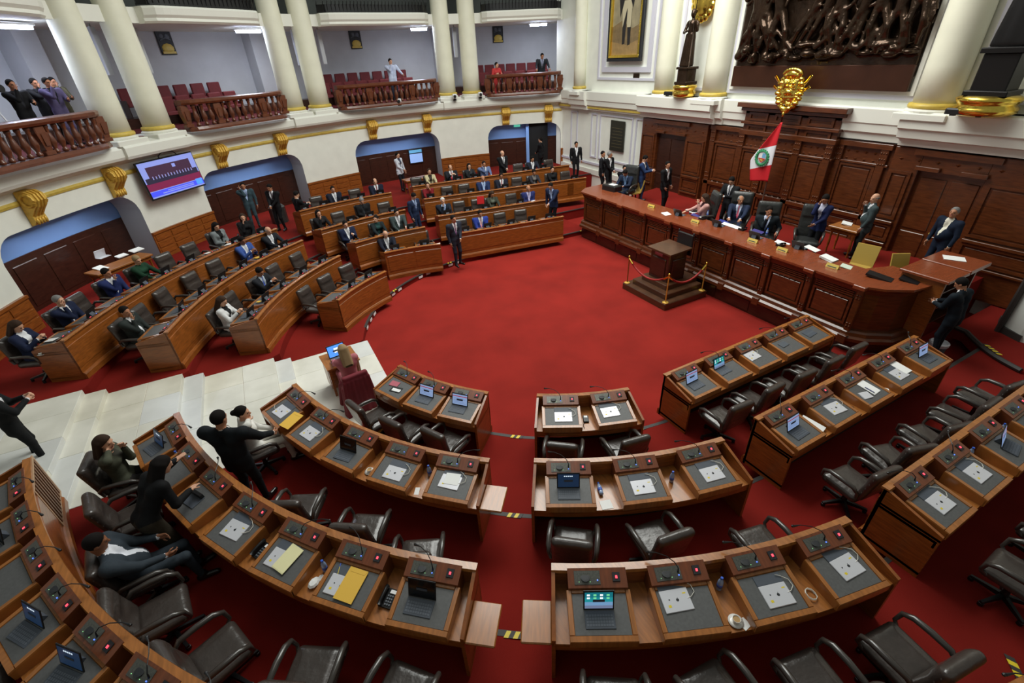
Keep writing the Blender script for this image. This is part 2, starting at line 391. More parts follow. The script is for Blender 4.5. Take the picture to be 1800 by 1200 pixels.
def ring(a0, a1, r, prof, **k): return MB().sweep(arc(a0, a1, r, **k), prof)
PIER = [(159.5, 173), (131.8, 141.7), (104.4, 114.6), (77.2, 87.4), (57, 62.0)]
for a0, a1 in PIER:      # wood wainscot of the piers, with raised planks
    wn = struct('wainscot', ring(a0, a1, WR, [(0, .8), (.05, .8), (.05, 1.72), (.09, 1.74), (.09, 1.82), (0, 1.82)]), WOOD, wg)
    n = max(1, int((a1 - a0) / 2.4))
    for i in range(n):
        b0 = a0 + (a1 - a0) * (i + .08) / n; b1 = a0 + (a1 - a0) * (i + .92) / n
        for q in range(3): struct('wainscot_panel', ring(b0, b1, WR - .05, [(0, 1.02 + q * .24), (.025, 1.03 + q * .24), (.025, 1.21 + q * .24), (0, 1.22 + q * .24)], step=3), WOOD, wn)
for i, (a0, a1) in enumerate(ARCH):   # back of each recess: dark boards below, blue above
    struct('recess_boarding', ring(a0 - 4, a1 + 4, WR + .95, [(0, 0), (.04, 0), (.04, 2.36), (0, 2.36)], step=2), WOODD, wg)
    struct('recess_blue_wall', ring(a0 - 4, a1 + 4, WR + 1.0, [(0, 2.3), (.03, 2.3), (.03, 3.6), (0, 3.6)], step=2), BLUEC, wg)
    n = 5
    for q in range(n):
        b0 = a0 + (a1 - a0) * (q + .12) / n; b1 = a0 + (a1 - a0) * (q + .88) / n
        struct('board_panel', ring(b0, b1, WR + .91, [(0, 1.0), (.02, 1.02), (.02, 2.16), (0, 2.18)], step=3), WOODD, wg)
for i, (a0, a1) in enumerate(ARCH):   # cold lamps inside the recesses
    x, y = gpt((a0 + a1) / 2, WR + .5); area('recess_lamp', (x, y, 3.1), 2.6, 17, (.9, .95, 1), rot=(-.5, 0, math.radians((a0 + a1) / 2) + PI / 2 + PI), sy=.25)
GA0, GA1 = 61.9, 175
# gallery slab with its ledge, cornice and gilt line
struct('trim_1', ring(GA0, GA1, WR, [(-6, 4.3), (-.1, 4.3), (-.05, 4.12), (.0, 4.05), (.12, 4.12), (.18, 4.2), (.42, 4.22), (.46, 4.3), (.46, 4.52), (.40, 4.6), (-.0, 4.66), (-6, 4.7)]), TRIMW)
struct('trim_2', ring(GA0, GA1, WR, [(-.02, 3.74), (.03, 3.74), (.05, 3.8), (.03, 3.86), (-.02, 3.86)]), GOLDP)
PAIR = [(140.2, 134.6), (113.4, 108.8), (84.6, 79.8)]
BAL = [(143.2, 172), (116.0, 132.0), (87.2, 106.2), (62.3, 77.2)]
for a0, a1 in [(133.0, 142.0), (107.2, 115.0), (78.2, 86.2)]:    # ressauts of the ledge below the columns
    struct('trim_3', ring(a0, a1, WR - .4, [(-.3, 4.2), (.12, 4.22), (.16, 4.3), (.16, 4.54), (.12, 4.6), (-.3, 4.66)]), TRIMW)
COLPROF = [(.56, 4.6), (.56, 4.74), (.52, 4.76), (.52, 4.84), (.47, 4.86)]
def column(x, y, r=.44, label='', z0=4.6, top=12.6, rz=0):
    t = thing('column', label, 'column', (x, y, z0), rz)
    obj('column_base', MB().cbox(-r * 1.3, r * 1.3, -r * 1.3, r * 1.3, 0, .15, .02).lathe([(r * 1.24, .15), (r * 1.26, .2), (r * 1.1, .25)], 24), TRIMW, t)
    obj('gilt_ring', MB().lathe([(r * 1.0, .23), (r * 1.14, .25), (r * 1.18, .30), (r * 1.14, .35), (r * 1.0, .37)], 28), GOLDP, t, smooth=True)
    H_ = top - z0
    obj('shaft', MB().lathe([(r, .3), (r * .995, 1.2), (r * .97, H_ * .4), (r * .92, H_ * .7), (r * .86, H_)], 36), COLM, t, smooth=True)
    return t
names = ['leftmost cream column', 'cream column right of the leftmost one', 'left cream column of the middle pair', 'right cream column of the middle pair', 'left cream column of the pair nearest the front wall', 'right cream column of the pair nearest the front wall']
i = 0
for a0, a1 in PAIR:
    for a in (a0, a1): x, y = gpt(a, 15.65); column(x, y, .43, names[i] + ' on the gallery ledge', rz=math.radians(a)); i += 1
# gilt corbels under the balconies
def corbel(a, label):
    x, y = gpt(a, WR - .02); t = thing('corbel', label, 'corbel', (x, y, 3.2), math.radians(a) + PI / 2, None)   # local -y... faces the hall along +y
    pr = [(0, .0), (.10, .02), (.16, .12), (.14, .24), (.24, .36), (.36, .48), (.42, .62), (.38, .78), (.26, .86), (0, .88)]
    obj('scroll', MB().prism_x(pr, -.19, .19), GOLD, t)
    for s in (-1, 1): obj('side_volute', MB().tube([(s * .2, .24 + .15 * math.cos(q * .5), .64 + .15 * math.sin(q * .5)) for q in range(13)], .04, 6), GOLD, t)
    for q in range(4): obj('leaf', MB().ball((-.13 + .087 * q, .16, .1), .055, 8, sc=(.8, .8, 1.7)), GOLD, t, smooth=True)
    for q in range(3): obj('flute', MB().tube([(-.1 + .1 * q, y_ + .012, z_) for y_, z_ in pr[3:9]], .032, 6), GOLD, t)
cn = ['leftmost gilt corbel under the gallery', 'gilt corbel left of the hanging television', 'gilt corbel right of the hanging television', 'gilt corbel at the right end of the second arch', 'gilt corbel above the left of the third arch', 'gilt corbel above the right of the third arch', 'gilt corbel above the left of the fourth arch', 'gilt corbel nearest the front wall']
for a, l in zip([154.0, 143.6, 127.9, 117.6, 100.5, 89.6, 73.4, 64.6], cn): corbel(a, l)
# balconies: wooden balustrades of turned balusters between the column pairs
BPROF = [(.05, 0), (.075, .02), (.075, .07), (.05, .09), (.045, .13), (.09, .24), (.095, .30), (.06, .46), (.042, .52), (.055, .55), (.05, .6), (.07, .62), (.07, .68)]
balme = MB().lathe(BPROF, 10).mesh('baluster', BALW, True)
def post_mesh():
    m = MB().cbox(-.15, .15, -.09, .09, 0, .1, .015)
    m.hexa([(-.09, -.07, .1), (.09, -.07, .1), (.09, .07, .1), (-.09, .07, .1), (-.17, -.1, .52), (.17, -.1, .52), (.17, .1, .52), (-.17, .1, .52)])
    m.cbox(-.15, .15, -.09, .09, .52, .68, .02); m.box(-.06, .06, -.115, .115, .22, .5); return m.mesh('urn_post', BALW)
postme = post_mesh()
bl = ['wooden balustrade of the leftmost balcony with the cameras', 'wooden balustrade of the balcony between the two left column pairs', 'wooden balustrade below the man in a white shirt', 'wooden balustrade of the balcony nearest the front wall']
for (a0, a1), lab in zip(BAL, bl):
    am = (a0 + a1) / 2; cx, cy = gpt(am, 15.1); t = thing('balustrade', lab, 'balustrade', (cx, cy, 4.66))
    def bul(a): return 15.22 - .38 * max(0., 1 - ((a - am) / ((a1 - a0) / 2)) ** 4) ** .5
    path = []
    for q in range(25):
        a = a0 + (a1 - a0) * q / 24; x, y = gpt(a, bul(a)); path.append((x - cx, y - cy, -math.cos(math.radians(a)), -math.sin(math.radians(a))))
    obj('bottom_rail', MB().sweep(path, [(-.13, 0), (.15, 0), (.15, .06), (.11, .14), (-.13, .14)]), BALW, t)
    obj('top_rail', MB().sweep(path, [(-.14, .84), (.14, .84), (.18, .90), (.18, .97), (.12, 1.0), (-.14, 1.0)]), BALW, t)
    n = int((a1 - a0) / 57.3 * 15 / .27)
    for q in range(n + 1):
        a = a0 + (a1 - a0) * (q + .15) / (n + .3); x, y = gpt(a, bul(a)); p = q in (0, n, round(n * .28), round(n * .72))
        link('urn_post' if p else 'baluster', postme if p else balme, t, (x - cx, y - cy, .15), math.radians(a) + PI / 2)
# gallery room: back wall, ceiling slab of the upper balcony, its railing
struct('wall_back', ring(56, 178, 19.4, [(0, 4.3), (.1, 4.3), (.1, 8.0), (0, 8.0)]), WALLG)
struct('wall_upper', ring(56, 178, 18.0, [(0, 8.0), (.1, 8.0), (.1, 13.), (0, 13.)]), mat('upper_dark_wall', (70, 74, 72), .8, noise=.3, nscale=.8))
struct('ceiling', ring(GA0, 178, WR, [(-4, 7.9), (.05, 7.88), (.05, 8.3), (-4, 8.3)]), TRIMW)
for a in (137.4, 111.1, 82.2): # cross walls of the gallery behind the column pairs
    struct('wall_pier', ring(a - 1.1, a + 1.1, 19.4, [(0, 4.6), (.9, 4.6), (.9, 8.), (0, 8.)], step=1), WALLG)
ub = ['black iron railing of the leftmost upper balcony', 'black iron railing of the upper balcony left of centre', 'black iron railing of the upper balcony right of centre', 'black iron railing of the upper balcony nearest the front wall']
barme = MB().tube([(0, 0, 0), (0, .03, .25), (0, .11, .4), (0, .06, .62), (0, 0, .78), (0, 0, 1.0)], .014, 5).mesh('iron_bar', IRON)
for (a0, a1), lab in zip(BAL, ub):
    am = (a0 + a1) / 2
    def bul(a): return 15.35 - .5 * max(0., 1 - ((a - am) / ((a1 - a0) / 2)) ** 4) ** .5
    def pth(off, k=20): return [(gpt(a, bul(a) + off) + (-math.cos(math.radians(a)), -math.sin(math.radians(a)))) for a in [a0 + (a1 - a0) * q / k for q in range(k + 1)]]
    struct('trim_4', MB().sweep(pth(0), [(-.6, 7.86), (.0, 7.86), (.07, 7.92), (.05, 8.0), (.12, 8.08), (.14, 8.26), (.1, 8.32), (-.6, 8.32)]), TRIMW)
    cx, cy = gpt(am, 15.); t = thing('iron_railing', lab, 'railing', (cx, cy, 8.32))
    pp = [(x - cx, y - cy, dx, dy) for x, y, dx, dy in pth(.05)]
    for z0, z1 in ((.03, .07), (.98, 1.04)): obj('rail', MB().sweep(pp, [(-.03, z0), (.03, z0), (.03, z1), (-.03, z1)]), IRON, t)
    obj('kickboard', MB().sweep(pp, [(-.005, .07), (.005, .07), (.005, .30), (-.005, .30)]), IRON, t)
    n = int((a1 - a0) / 57.3 * 15 / .16)
    for q in range(n + 1):
        a = a0 + (a1 - a0) * q / n; x, y = gpt(a, bul(a) + .05); link('iron_bar', barme, t, (x - cx, y - cy, 0), math.radians(a) + PI / 2)
# lamps on the gallery ceiling
for a, r, wid, lab in [(144.6, 16.6, 2.0, 'large bright tube lamp on the ceiling of the leftmost gallery bay'), (115.9, 16.3, .95, 'bright tube lamp beside the middle column pair'), (87.9, 16.3, .75, 'bright tube lamp left of the right column pair'), (66.0, 16.4, .85, 'bright tube lamp in the gallery bay nearest the front wall')]:
    x, y = gpt(a, r); t = thing('tube_lamp', lab, 'lamp', (x, y, 7.79), math.radians(a) + PI / 2)
    obj('lamp_housing', MB().box(-wid / 2 - .05, wid / 2 + .05, -.14, .14, 0, .05), WHITE, t)
    obj('lamp_diffuser', MB().prism_x([(-.11, 0), (-.08, -.09), (.08, -.09), (.11, 0)], -wid / 2, wid / 2), mat('gallery_tube', (235, 240, 255), .4, emit=(215, 226, 255), es=30), t)
    x, y = gpt(a, r + .5); area('gallery_lamp', (x, y, 7.6), wid, 16 if a > 140 else 34, (.86, .91, 1), sy=.3)
# tall grey loudspeaker bars hung beside the columns
for a, r, lab in [(135.9, 16.3, 'tall grey loudspeaker bar between the two leftmost columns'), (131.1, 16.3, 'tall grey loudspeaker bar right of the second column'), (109.2, 16.3, 'tall grey loudspeaker bar between the middle columns'), (105.2, 16.3, 'short grey bar right of the middle columns'), (81.6, 16.3, 'tall grey loudspeaker bar between the right columns')]:
    x, y = gpt(a, r); t = thing('column_speaker', lab, 'loudspeaker', (x, y, 6.5), math.radians(a) + PI / 2)
    obj('speaker_body', MB().cbox(-.09, .09, -.08, .08, 0, 1.3, .015), mat('grey_speaker', (176, 178, 184), .5), t)
    obj('bracket', MB().box(-.02, .02, -.02, .02, 1.3, 1.42), STEEL, t)
# dark and gilt plaques on the gallery back wall
for a, lab in [(121.9, 'dark and gilt plaque on the left gallery back wall'), (95.7, 'dark and gilt plaque above the man in a white shirt'), (71.9, 'dark and gilt plaque on the back wall of the right gallery bay')]:
    x, y = gpt(a, 19.28); t = thing('wall_plaque', lab, 'plaque', (x, y, 7.1), math.radians(a) + PI / 2)
    obj('plaque_board', MB().cbox(-.3, .3, 0, .05, 0, .86, .02), DOCK, t)
    obj('gilt_lower_emblem', MB().ball((0, .06, .22), .2, 10, sc=(1.2, .25, .9)).cbox(-.26, .26, .03, .09, .04, .12, .01), GOLDP, t)
    obj('upper_crest', MB().ball((-.1, .06, .62), .1, 8, sc=(1, .3, 1)).ball((.12, .06, .64), .09, 8, sc=(1, .3, 1)).tube([(-.22, .06, .5), (0, .06, .58), (.22, .06, .5)], .025, 5), GREYP, t)
struct('gallery_carpet', ring(60, 176, 19.3, [(0, 4.6), (3.55, 4.6), (3.55, 4.712), (0, 4.712)]), SEATR)
# theatre seats of the gallery
def seat_proto():
    t = thing('theatre_seat', '', 'seat', (0, 0, 0), 0, 'maroon gallery seats')
    obj('backrest', MB().cbox(-.27, .27, -.12, -.02, .35, 1.0, .03), SEATR, t); obj('seat_cushion', MB().cbox(-.26, .26, -.02, .2, .38, .5, .03), SEATR, t)
    obj('side_frame', MB().box(-.3, -.27, -.12, .22, 0, .6).box(.27, .3, -.12, .22, 0, .6), WOODD, t); return t
sp = seat_proto(); first = True
bays = [(117.5, 130.5, 'left'), (88.5, 105, 'middle'), (63.5, 76.8, 'right')]
struct('gallery_step', ring(60, 172, 19.3, [(0, 4.6), (1.0, 4.6), (1.0, 5.05), (0, 5.05)]), WOODD)
for a0, a1, bn in bays:
    for r, z, rn in ((18.75, 5.05, 'back'), (17.7, 4.7, 'front')):
        n = int((a1 - a0) / 57.3 * r / .62)
        for q in range(n):
            a = a0 + (a1 - a0) * (n - 1 - q + .5) / n; x, y = gpt(a, r); lab = '%s maroon seat from the left in the %s row of the %s gallery bay' % (ORD[q] if q < 9 else 'tenth', rn, bn)
            if first: sp.location = (x, y, z); sp.rotation_euler = (0, 0, math.radians(a) + PI / 2); sp['label'] = lab; first = False
            else: c = copy_thing(sp, lab, (x, y, z), math.radians(a) + PI / 2)
            (sp if q == 0 and r == 18.75 and bn == 'left' else c)['group'] = 'maroon gallery seats, %s row of the %s bay' % (rn, bn)
# ================================================================== FRONT WALL
FW = 16.0
wf = struct('wall_front', MB().box(FW, FW + .3, -8, 24.4, 0, 13), WALL)
def wbox(name, m, v0, v1, z0, z1, d, mt=None, c=.0, base=FW):   # block standing d proud of the wall
    mm = MB(); mm.box(base - d, base, v0, v1, z0, z1) if not c else mm.cbox(base - d, base, v0, v1, z0, z1, c); return struct(name, mm, mt or m, wf)
def ledge(v0, v1, d, zt=4.8, zb=3.95):
    pr = [(FW, zb), (FW - d * .55, zb), (FW - d * .6, zb + .16), (FW - d * .85, zb + .22), (FW - d * .9, zb + .42), (FW - d, zb + .46), (FW - d, zt - .04), (FW - d + .03, zt), (FW, zt)]
    n = len(pr); m = MB(); m.add([(x, v0, z) for x, z in pr] + [(x, v1, z) for x, z in pr], [tuple(range(n)), tuple(range(2 * n - 1, n - 1, -1))] + [(i, n + i, n + (i + 1) % n, (i + 1) % n) for i in range(n)])
    struct('entablature', m, TRIMW, wf)
ledge(-7, 24, .34); ledge(13.15, 17.1, .75); ledge(12.9, 13.15, .5); ledge(1, 6.95, .75); ledge(21.2, 22.6, .5)
wbox('gilt_line', GOLDP, 17.1, 23.8, 4.02, 4.1, .24)
for v, r, lab in [(13.54, .42, 'cream column left of the bronze relief'), (6.55, .46, 'cream column right of the bronze relief'), (16.1, .38, 'cream column between the painting and the bronze statue'), (21.95, .3, 'cream column left of the painting'), (3.6, .42, 'cream column at the right edge beyond the black statue')]:
    column(FW - .22, v, r, lab, z0=4.62, top=12.8)
def frame(name, m, v0, v1, z0, z1, w_, d, base=FW, par=None):
    mm = MB()
    for a, b, c, e in ((v0, v1, z0, z0 + w_), (v0, v1, z1 - w_, z1), (v0, v0 + w_, z0 + w_, z1 - w_), (v1 - w_, v1, z0 + w_, z1 - w_)): mm.box(base - d, base, a, b, c, e)
    return struct(name, mm, m, par or wf)
frame('moulding', TRIML, 7.0, 13.08, 4.98, 11.5, .14, .08); frame('moulding', TRIMW, 7.12, 12.96, 5.1, 11.4, .1, .14)
frame('moulding', TRIML, 16.85, 20.75, 5.28, 11.0, .1, .06); frame('moulding', TRIML, 17.15, 20.4, 5.6, 10.7, .2, .09)
frame('moulding', TRIML, 14.0, 15.6, 5.0, 11, .1, .06); frame('moulding', TRIML, 4.2, 5.98, 5.0, 11, .1, .06)
for v0, v1 in ((17.25, 17.75), (17.95, 20.4), (20.6, 21.1), (22.3, 22.9)): frame('moulding', TRIML, v0, v1, 1.7, 3.8, .07, .05)
wbox('moulding', TRIML, 17.1, 23.8, 1.35, 1.45, .06); struct('baseboard_front', MB().box(FW - .08, FW, 17.05, 23.8, .85, 1.1), TRIMW)
# wood panelling of the front wall
wp = struct('wall_panelling', MB().box(FW - .12, FW, 3.1, 17.04, .5, 3.92).box(FW - .34, FW, 8.62, 11.9, .5, 4.66), WOODR)
def wpart(name, v0, v1, z0, z1, d, m=WOODR, c=.012): return struct(name, MB().cbox(FW - d, FW - .02, v0, v1, z0, z1, c), m, wp)
def wpanel(v0, v1, z0, z1, d):   # raised field in a moulded frame
    frame('panel_frame', WOODR, v0, v1, z0, z1, .07, d + .05, par=wp)
    wpart('panel', v0 + .12, v1 - .12, z0 + .12, z1 - .12, d + .025)
def studs(v0, v1, z, d, n):
    m = MB()
    for i in range(n):
        v = v0 + (v1 - v0) * (i + .5) / n; x = FW - d; m.add([(x, v - .06, z), (x, v, z - .05), (x, v + .06, z), (x, v, z + .03), (x - .04, v, z)], [(0, 4, 1), (1, 4, 2), (2, 4, 3), (3, 4, 0)])
    struct('carved_stud_row', m, WOODR, wp)
def bay(v0, v1, d, top=3.9):
    wpanel(v0, v1, 1.95, 3.28, d); wpanel(v0, v1, 1.35, 1.78, d); wpanel(v0, v1, .98, 1.3, d)
    studs(v0, v1, 3.42, d, 4); studs(v0, v1, 3.62, d, 4); studs(v0, v1, 1.9, d + .05, 4)
def pil(v, d, w_=.22, top=3.84):
    wpart('pilaster', v - w_ / 2, v + w_ / 2, .9, top, d + .1)
    for z in (3.36, 3.5, 3.66, 1.92, 2.06, 2.2):
        m = MB()
        for q in (-1, 0, 1): m.ball((FW - d - .1, v + q * w_ * .3, z), .028, 6)
        struct('carved_beads', m, WOODR, wp, smooth=True)['kind'] = 'stuff'
for v0, v1 in ((12.08, 13.1), (7.42, 8.42)): bay(v0, v1, .12)
for v0, v1 in ((11.0, 11.72), (9.85, 10.75), (8.8, 9.62)): bay(v0, v1, .34)
for v in (13.25, 11.95, 7.28, 8.52): pil(v, .12)
for v in (11.82, 10.88, 9.72, 8.7): pil(v, .34)
for z0, z1, d in ((.9, .98, .2), (1.78, 1.9, .22), (3.3, 3.36, .2), (3.76, 3.9, .24)):
    wpart('string_moulding', 11.92, 13.4, z0, z1, d); wpart('string_moulding', 7.1, 8.6, z0, z1, d); wpart('string_moulding', 8.55, 11.95, z0, z1, d + .22)
wpart('string_moulding', 8.5, 12.0, 4.5, 4.6, .5); wpart('crown_moulding', 8.4, 12.1, 4.62, 4.76, .62); wpart('string_moulding', 8.55, 11.95, 4.1, 4.18, .46)
for v0, v1 in ((8.8, 9.62), (9.85, 10.75), (11.0, 11.72)): wpanel(v0, v1, 4.2, 4.46, .34); wpanel(v0, v1, 3.84, 4.08, .34)
# door sections at both ends
for v0, v1, sgn in ((13.45, 17.04, 1), (3.12, 7.0, -1)):
    d = .3
    dv0, dv1 = (14.5, 16.1) if sgn > 0 else (4.85, 6.3)
    for a, b, z0, z1 in ((v0, dv0, .5, 3.9), (dv1, v1, .5, 3.9), (dv0, dv1, 3.38, 3.9)): struct('door_surround', MB().cbox(FW - d, FW - .02, a, b, z0, z1, .012), WOODR, wp)
    wpart('lintel', dv0 - .05, dv0 + .5, 3.4, 3.5, d + .12); wpart('lintel', dv1 - .5, dv1 + .05, 3.4, 3.5, d + .12); wpart('lintel', dv0 - .2, dv1 + .2, 3.76, 3.9, d + .1)
    studs(v0, v1, 3.62, d, 9)
    for a, b in ((v0 + .06, dv0 - .1), (dv1 + .1, v1 - .06)):
        wpanel(a, b, 2.0, 3.3, d); wpanel(a, b, 1.35, 1.85, d); wpart('string_moulding', a, b, 1.87, 1.95, d + .1); wpart('string_moulding', a, b, 1.25, 1.31, d + .08)
    dr = struct('door_1' if sgn > 0 else 'door_2', MB().box(FW - .16, FW - .1, dv0, dv1, .85, 3.38), WOODR if sgn < 0 else WOODD)
    vm = (dv0 + dv1) / 2
    for a, b in ((dv0 + .08, vm - .05), (vm + .05, dv1 - .08)):
        for z0, z1 in ((1.0, 1.75), (1.85, 3.2)):
            struct('door_panel', MB().cbox(FW - .19, FW - .15, a, b, z0, z1, .012), WOODR if sgn < 0 else WOODD, dr)
    struct('door_knob', MB().ball((FW - .2, vm - .08, 1.82), .04, 8), GOLDP, dr, smooth=True)
# plain white wall closing the near side of the front platform, with a dark door edge
wn_ = struct('wall_near', MB().prism([(14.15, 2.55), (14.35, 2.9), (14.9, 3.12), (16.2, 3.12), (16.2, -7), (13.2, -7)][::-1], .3, 3.95), mat('grey_white_wall', (206, 208, 202), .75))
struct('trim_5', MB().tube([(14.3, 2.95, .46), (14.3, 2.95, 3.9)], .06, 6), NOSE, wn_); struct('baseboard_near', MB().prism([(14.1, 2.5), (14.3, 2.95), (14.9, 3.16), (14.9, 2.9), (14.4, 2.5)][::-1], .3, .62), NOSE, wn_)
# ================================================================== ROSTRUM AND PODIUM
PZ = 1.1; RTOP = 1.84; RU = 11.2; RV0, RV1 = 4.35, 15.05
struct('floor', MB().prism([(11.4, 4.5), (12.2, 4.0), (15.98, 4.0), (15.98, 15.9), (11.4, 15.0)], -.02, PZ), CARPET2)
ros = thing('rostrum', 'long dark wood panelled rostrum desk facing the red floor', 'rostrum', (RU, (RV0 + RV1) / 2, 0))
oy = (RV0 + RV1) / 2
def rp(v): return v - oy
outer = [(0, rp(RV1)), (0, rp(RV0 + .25)), (.18, rp(RV0)), (.55, rp(RV0 - .28)), (1.5, rp(RV0 - .42))]
def off(poly, d):  # parallel line at distance d in front
    o = []
    for i, p in enumerate(poly):
        a = poly[max(i - 1, 0)]; b = poly[min(i + 1, len(poly) - 1)]; t = Vector((b[0] - a[0], b[1] - a[1])).normalized(); o.append((p[0] + t.y * d, p[1] - t.x * d))
    return o
full = [(1.2, rp(RV1) + .25), (.35, rp(RV1) + .2)] + outer
def rsweep(prof, name, m, pts=full):
    path = []
    for i, p in enumerate(pts):
        a = pts[max(i - 1, 0)]; b = pts[min(i + 1, len(pts) - 1)]; t = Vector((b[0] - a[0], b[1] - a[1])).normalized(); path.append((p[0], p[1], t.y, -t.x))
    return obj(name, MB().sweep(path, prof), m, ros)
rsweep([(-.1, .0), (.06, 0), (.06, .42), (-.1, .42)], 'plinth', WOODD)
rsweep([(-.1, .42), (.14, .42), (.19, .46), (.19, .54), (.13, .58), (.11, .66), (.07, .7), (-.1, .7)], 'base_moulding', WOODR)
rsweep([(-.1, .7), (.0, .7), (.0, 1.7), (-.1, 1.7)], 'body', WOODR)
rsweep([(-.1, 1.62), (.04, 1.62), (.06, 1.7), (.12, 1.74), (.14, 1.80), (-.1, 1.80)], 'cornice_moulding', WOODR)
top = off(full, .17); back = [(1.5, rp(RV0) + .5), (.85, rp(RV0) + .75), (.85, rp(RV1) - .55), (1.2, rp(RV1) - .5)]
obj('desk_top', MB().prism((top + back)[::-1], 1.79, RTOP), WOODRT, ros)
nb = 9; bw = (RV1 - RV0 - .3) / nb
for i in range(nb):
    y0 = rp(RV0 + .28) + bw * i; y1 = y0 + bw
    obj('panel', MB().cbox(-.035, .02, y0 + .2, y1 - .2, .86, 1.36, .012), WOODR, ros)
    m = MB()
    for a, b, c, e in ((y0 + .12, y1 - .12, .78, .83), (y0 + .12, y1 - .12, 1.40, 1.45), (y0 + .12, y0 + .17, .83, 1.4), (y1 - .17, y1 - .12, .83, 1.4)): m.box(-.05, .01, a, b, c, e)
    obj('panel_frame', m, WOODR, ros)
    for z in (1.48, 1.53, 1.575): obj('reeded_strip', MB().box(-.045, .01, y0 + .14, y1 - .14, z, z + .025), WOODR, ros)
    obj('pilaster', MB().cbox(-.09, .02, y0 - .07, y0 + .07, .68, 1.72, .015).cbox(-.2, .02, y0 - .1, y0 + .1, .4, .6, .015), WOODR, ros)
    m = MB()
    for z in (.80, .87, 1.5, 1.57): m.ball((-.095, y0 - .03, z), .025, 6).ball((-.095, y0 + .03, z), .025, 6)
    obj('carved_beads', m, WOODR, ros, smooth=True)['kind'] = 'stuff'
    m = MB()
    for q in range(4): m.ball((-.04, y0 + bw * (.32 + .12 * q), 1.4 + .0 * q), .03, 6, sc=(.6, 1.2, 1))
    obj('carved_festoon', m, WOODR, ros, smooth=True)['kind'] = 'stuff'
    obj('cap_break', MB().cbox(-.23, -.1, y0 - .13, y0 + .13, 1.76, RTOP + .004, .012), WOODRT, ros)
    obj('plinth_recess', MB().box(-.075, -.05, y0 + .22, y1 - .22, .06, .36), WOODD, ros)
# side wing of the rostrum, open shelves towards the camera
wg_ = thing('shelf_cabinet', 'wooden cabinet with open shelves at the near end of the rostrum', 'cabinet', (12.95, 4.0, PZ - .6))
obj('side_panel', MB().box(-.72, -.66, -.38, .45, 0, 1.48), WOOD, wg_); obj('side_panel', MB().box(.62, .68, -.38, .45, 0, 1.48), WOODR, wg_)
obj('back_panel', MB().box(-.66, .62, .4, .45, 0, 1.48), WOODD, wg_); obj('cabinet_top', MB().cbox(-.8, .1, -.45, .5, 1.48, 1.54, .015), WOODRT, wg_)
obj('cabinet_top', MB().cbox(.12, 1.05, -.45, .5, 1.48, 1.56, .015), WOODRT, wg_)
for z in (.35, .72, 1.1): obj('shelf', MB().box(-.66, .62, -.3, .4, z, z + .03), WOODD, wg_)
tag(obj('paper_sheet', MB().box(-.15, .15, -.2, .2, 0, .006), PAPER, None, (13.6, 4.1, PZ + .965), .5), 'white paper sheet on the end cabinet top near the guard', 'paper')
bk = thing('waste_bin', 'grey plastic bin bag basket beside the shelf cabinet on the floor', 'bin', (12.55, 3.35, TZ[0]))
obj('bin_body', MB().lathe([(.14, 0), (.17, .36), (.18, .36), (.165, .34), (.13, .03)], 14), GREYP, bk); obj('bin_liner', MB().lathe([(.182, .3), (.19, .37), (.17, .39), (.16, .34)], 14), SILVER, bk)
# podium on its stepped base
pod = thing('podium', 'dark wooden speaker podium on a stepped base before the rostrum', 'podium', (10.15, 9.42, 0))
obj('base_platform', MB().cbox(-.83, .85, -.93, .93, 0, .2, .02), WOODP, pod)
obj('step', MB().cbox(-.62, .85, -.70, .72, .2, .36, .02), WOODP, pod); obj('step', MB().cbox(-.42, .85, -.50, .55, .36, .52, .02), WOODP, pod)
obj('lectern_body', MB().cbox(-.28, .42, -.36, .42, .5, 1.38, .03), WOODD, pod); obj('lectern_panel', MB().cbox(-.31, -.27, -.24, .30, .65, 1.2, .015), WOODD, pod)
obj('lectern_panel', MB().cbox(-.16, .32, -.39, -.35, .65, 1.2, .015), WOODD, pod)
obj('lectern_top', MB().hexa([(-.36, -.44, 1.38), (.5, -.44, 1.42), (.5, .5, 1.42), (-.36, .5, 1.38), (-.36, -.44, 1.43), (.5, -.44, 1.47), (.5, .5, 1.47), (-.36, .5, 1.43)]), WOODP, pod)
obj('backboard', MB().cbox(.5, .56, -.4, .2, 1.2, 1.82, .02), BLACK, pod)
for s in (-.38, .18): obj('finial', MB().ball((.53, s, 1.85), .03, 8), BLACK, pod, smooth=True)
obj('name_plate', MB().box(-.375, -.36, -.15, .15, 1.3, 1.37), mat('maroon_plate', (110, 36, 40), .5), pod)
for i, (x, y, l) in enumerate([(-.74, .82, 'brass rope post at the far corner of the podium base'), (-.74, -.84, 'brass rope post at the near corner of the podium base'), (.72, -.84, 'brass rope post beside the rostrum at the podium base')]):
    p = thing('rope_post', l, 'post', (10.15 + x, 9.42 + y, .2)); obj('post_pole', MB().lathe([(.018, .02), (.018, .86)], 8), GOLD if i else WOOD, p); obj('post_foot', MB().lathe([(.09, 0), (.09, .02), (.03, .04)], 12), GOLD, p); obj('post_finial', MB().ball((0, 0, .88), .035, 8), GOLDB, p, smooth=True)
def rope(a, b, lab):
    pts = []
    for i in range(11): t = i / 10; pts.append((a[0] + (b[0] - a[0]) * t, a[1] + (b[1] - a[1]) * t, 1.02 - .34 * 4 * t * (1 - t)))
    t_ = thing('barrier_rope', lab, 'rope', (10.15, 9.42, .2)); q = [(x - 10.15, y - 9.42, z - .2) for x, y, z in pts]
    obj('rope', MB().tube(q[1:-1], .028, 8), mat('red_rope', (150, 34, 30), .7), t_, smooth=True)
    for u, v in ((q[0], q[1]), (q[-1], q[-2])): obj('brass_end', MB().tube([u, v], .03, 8), GOLDB, t_)
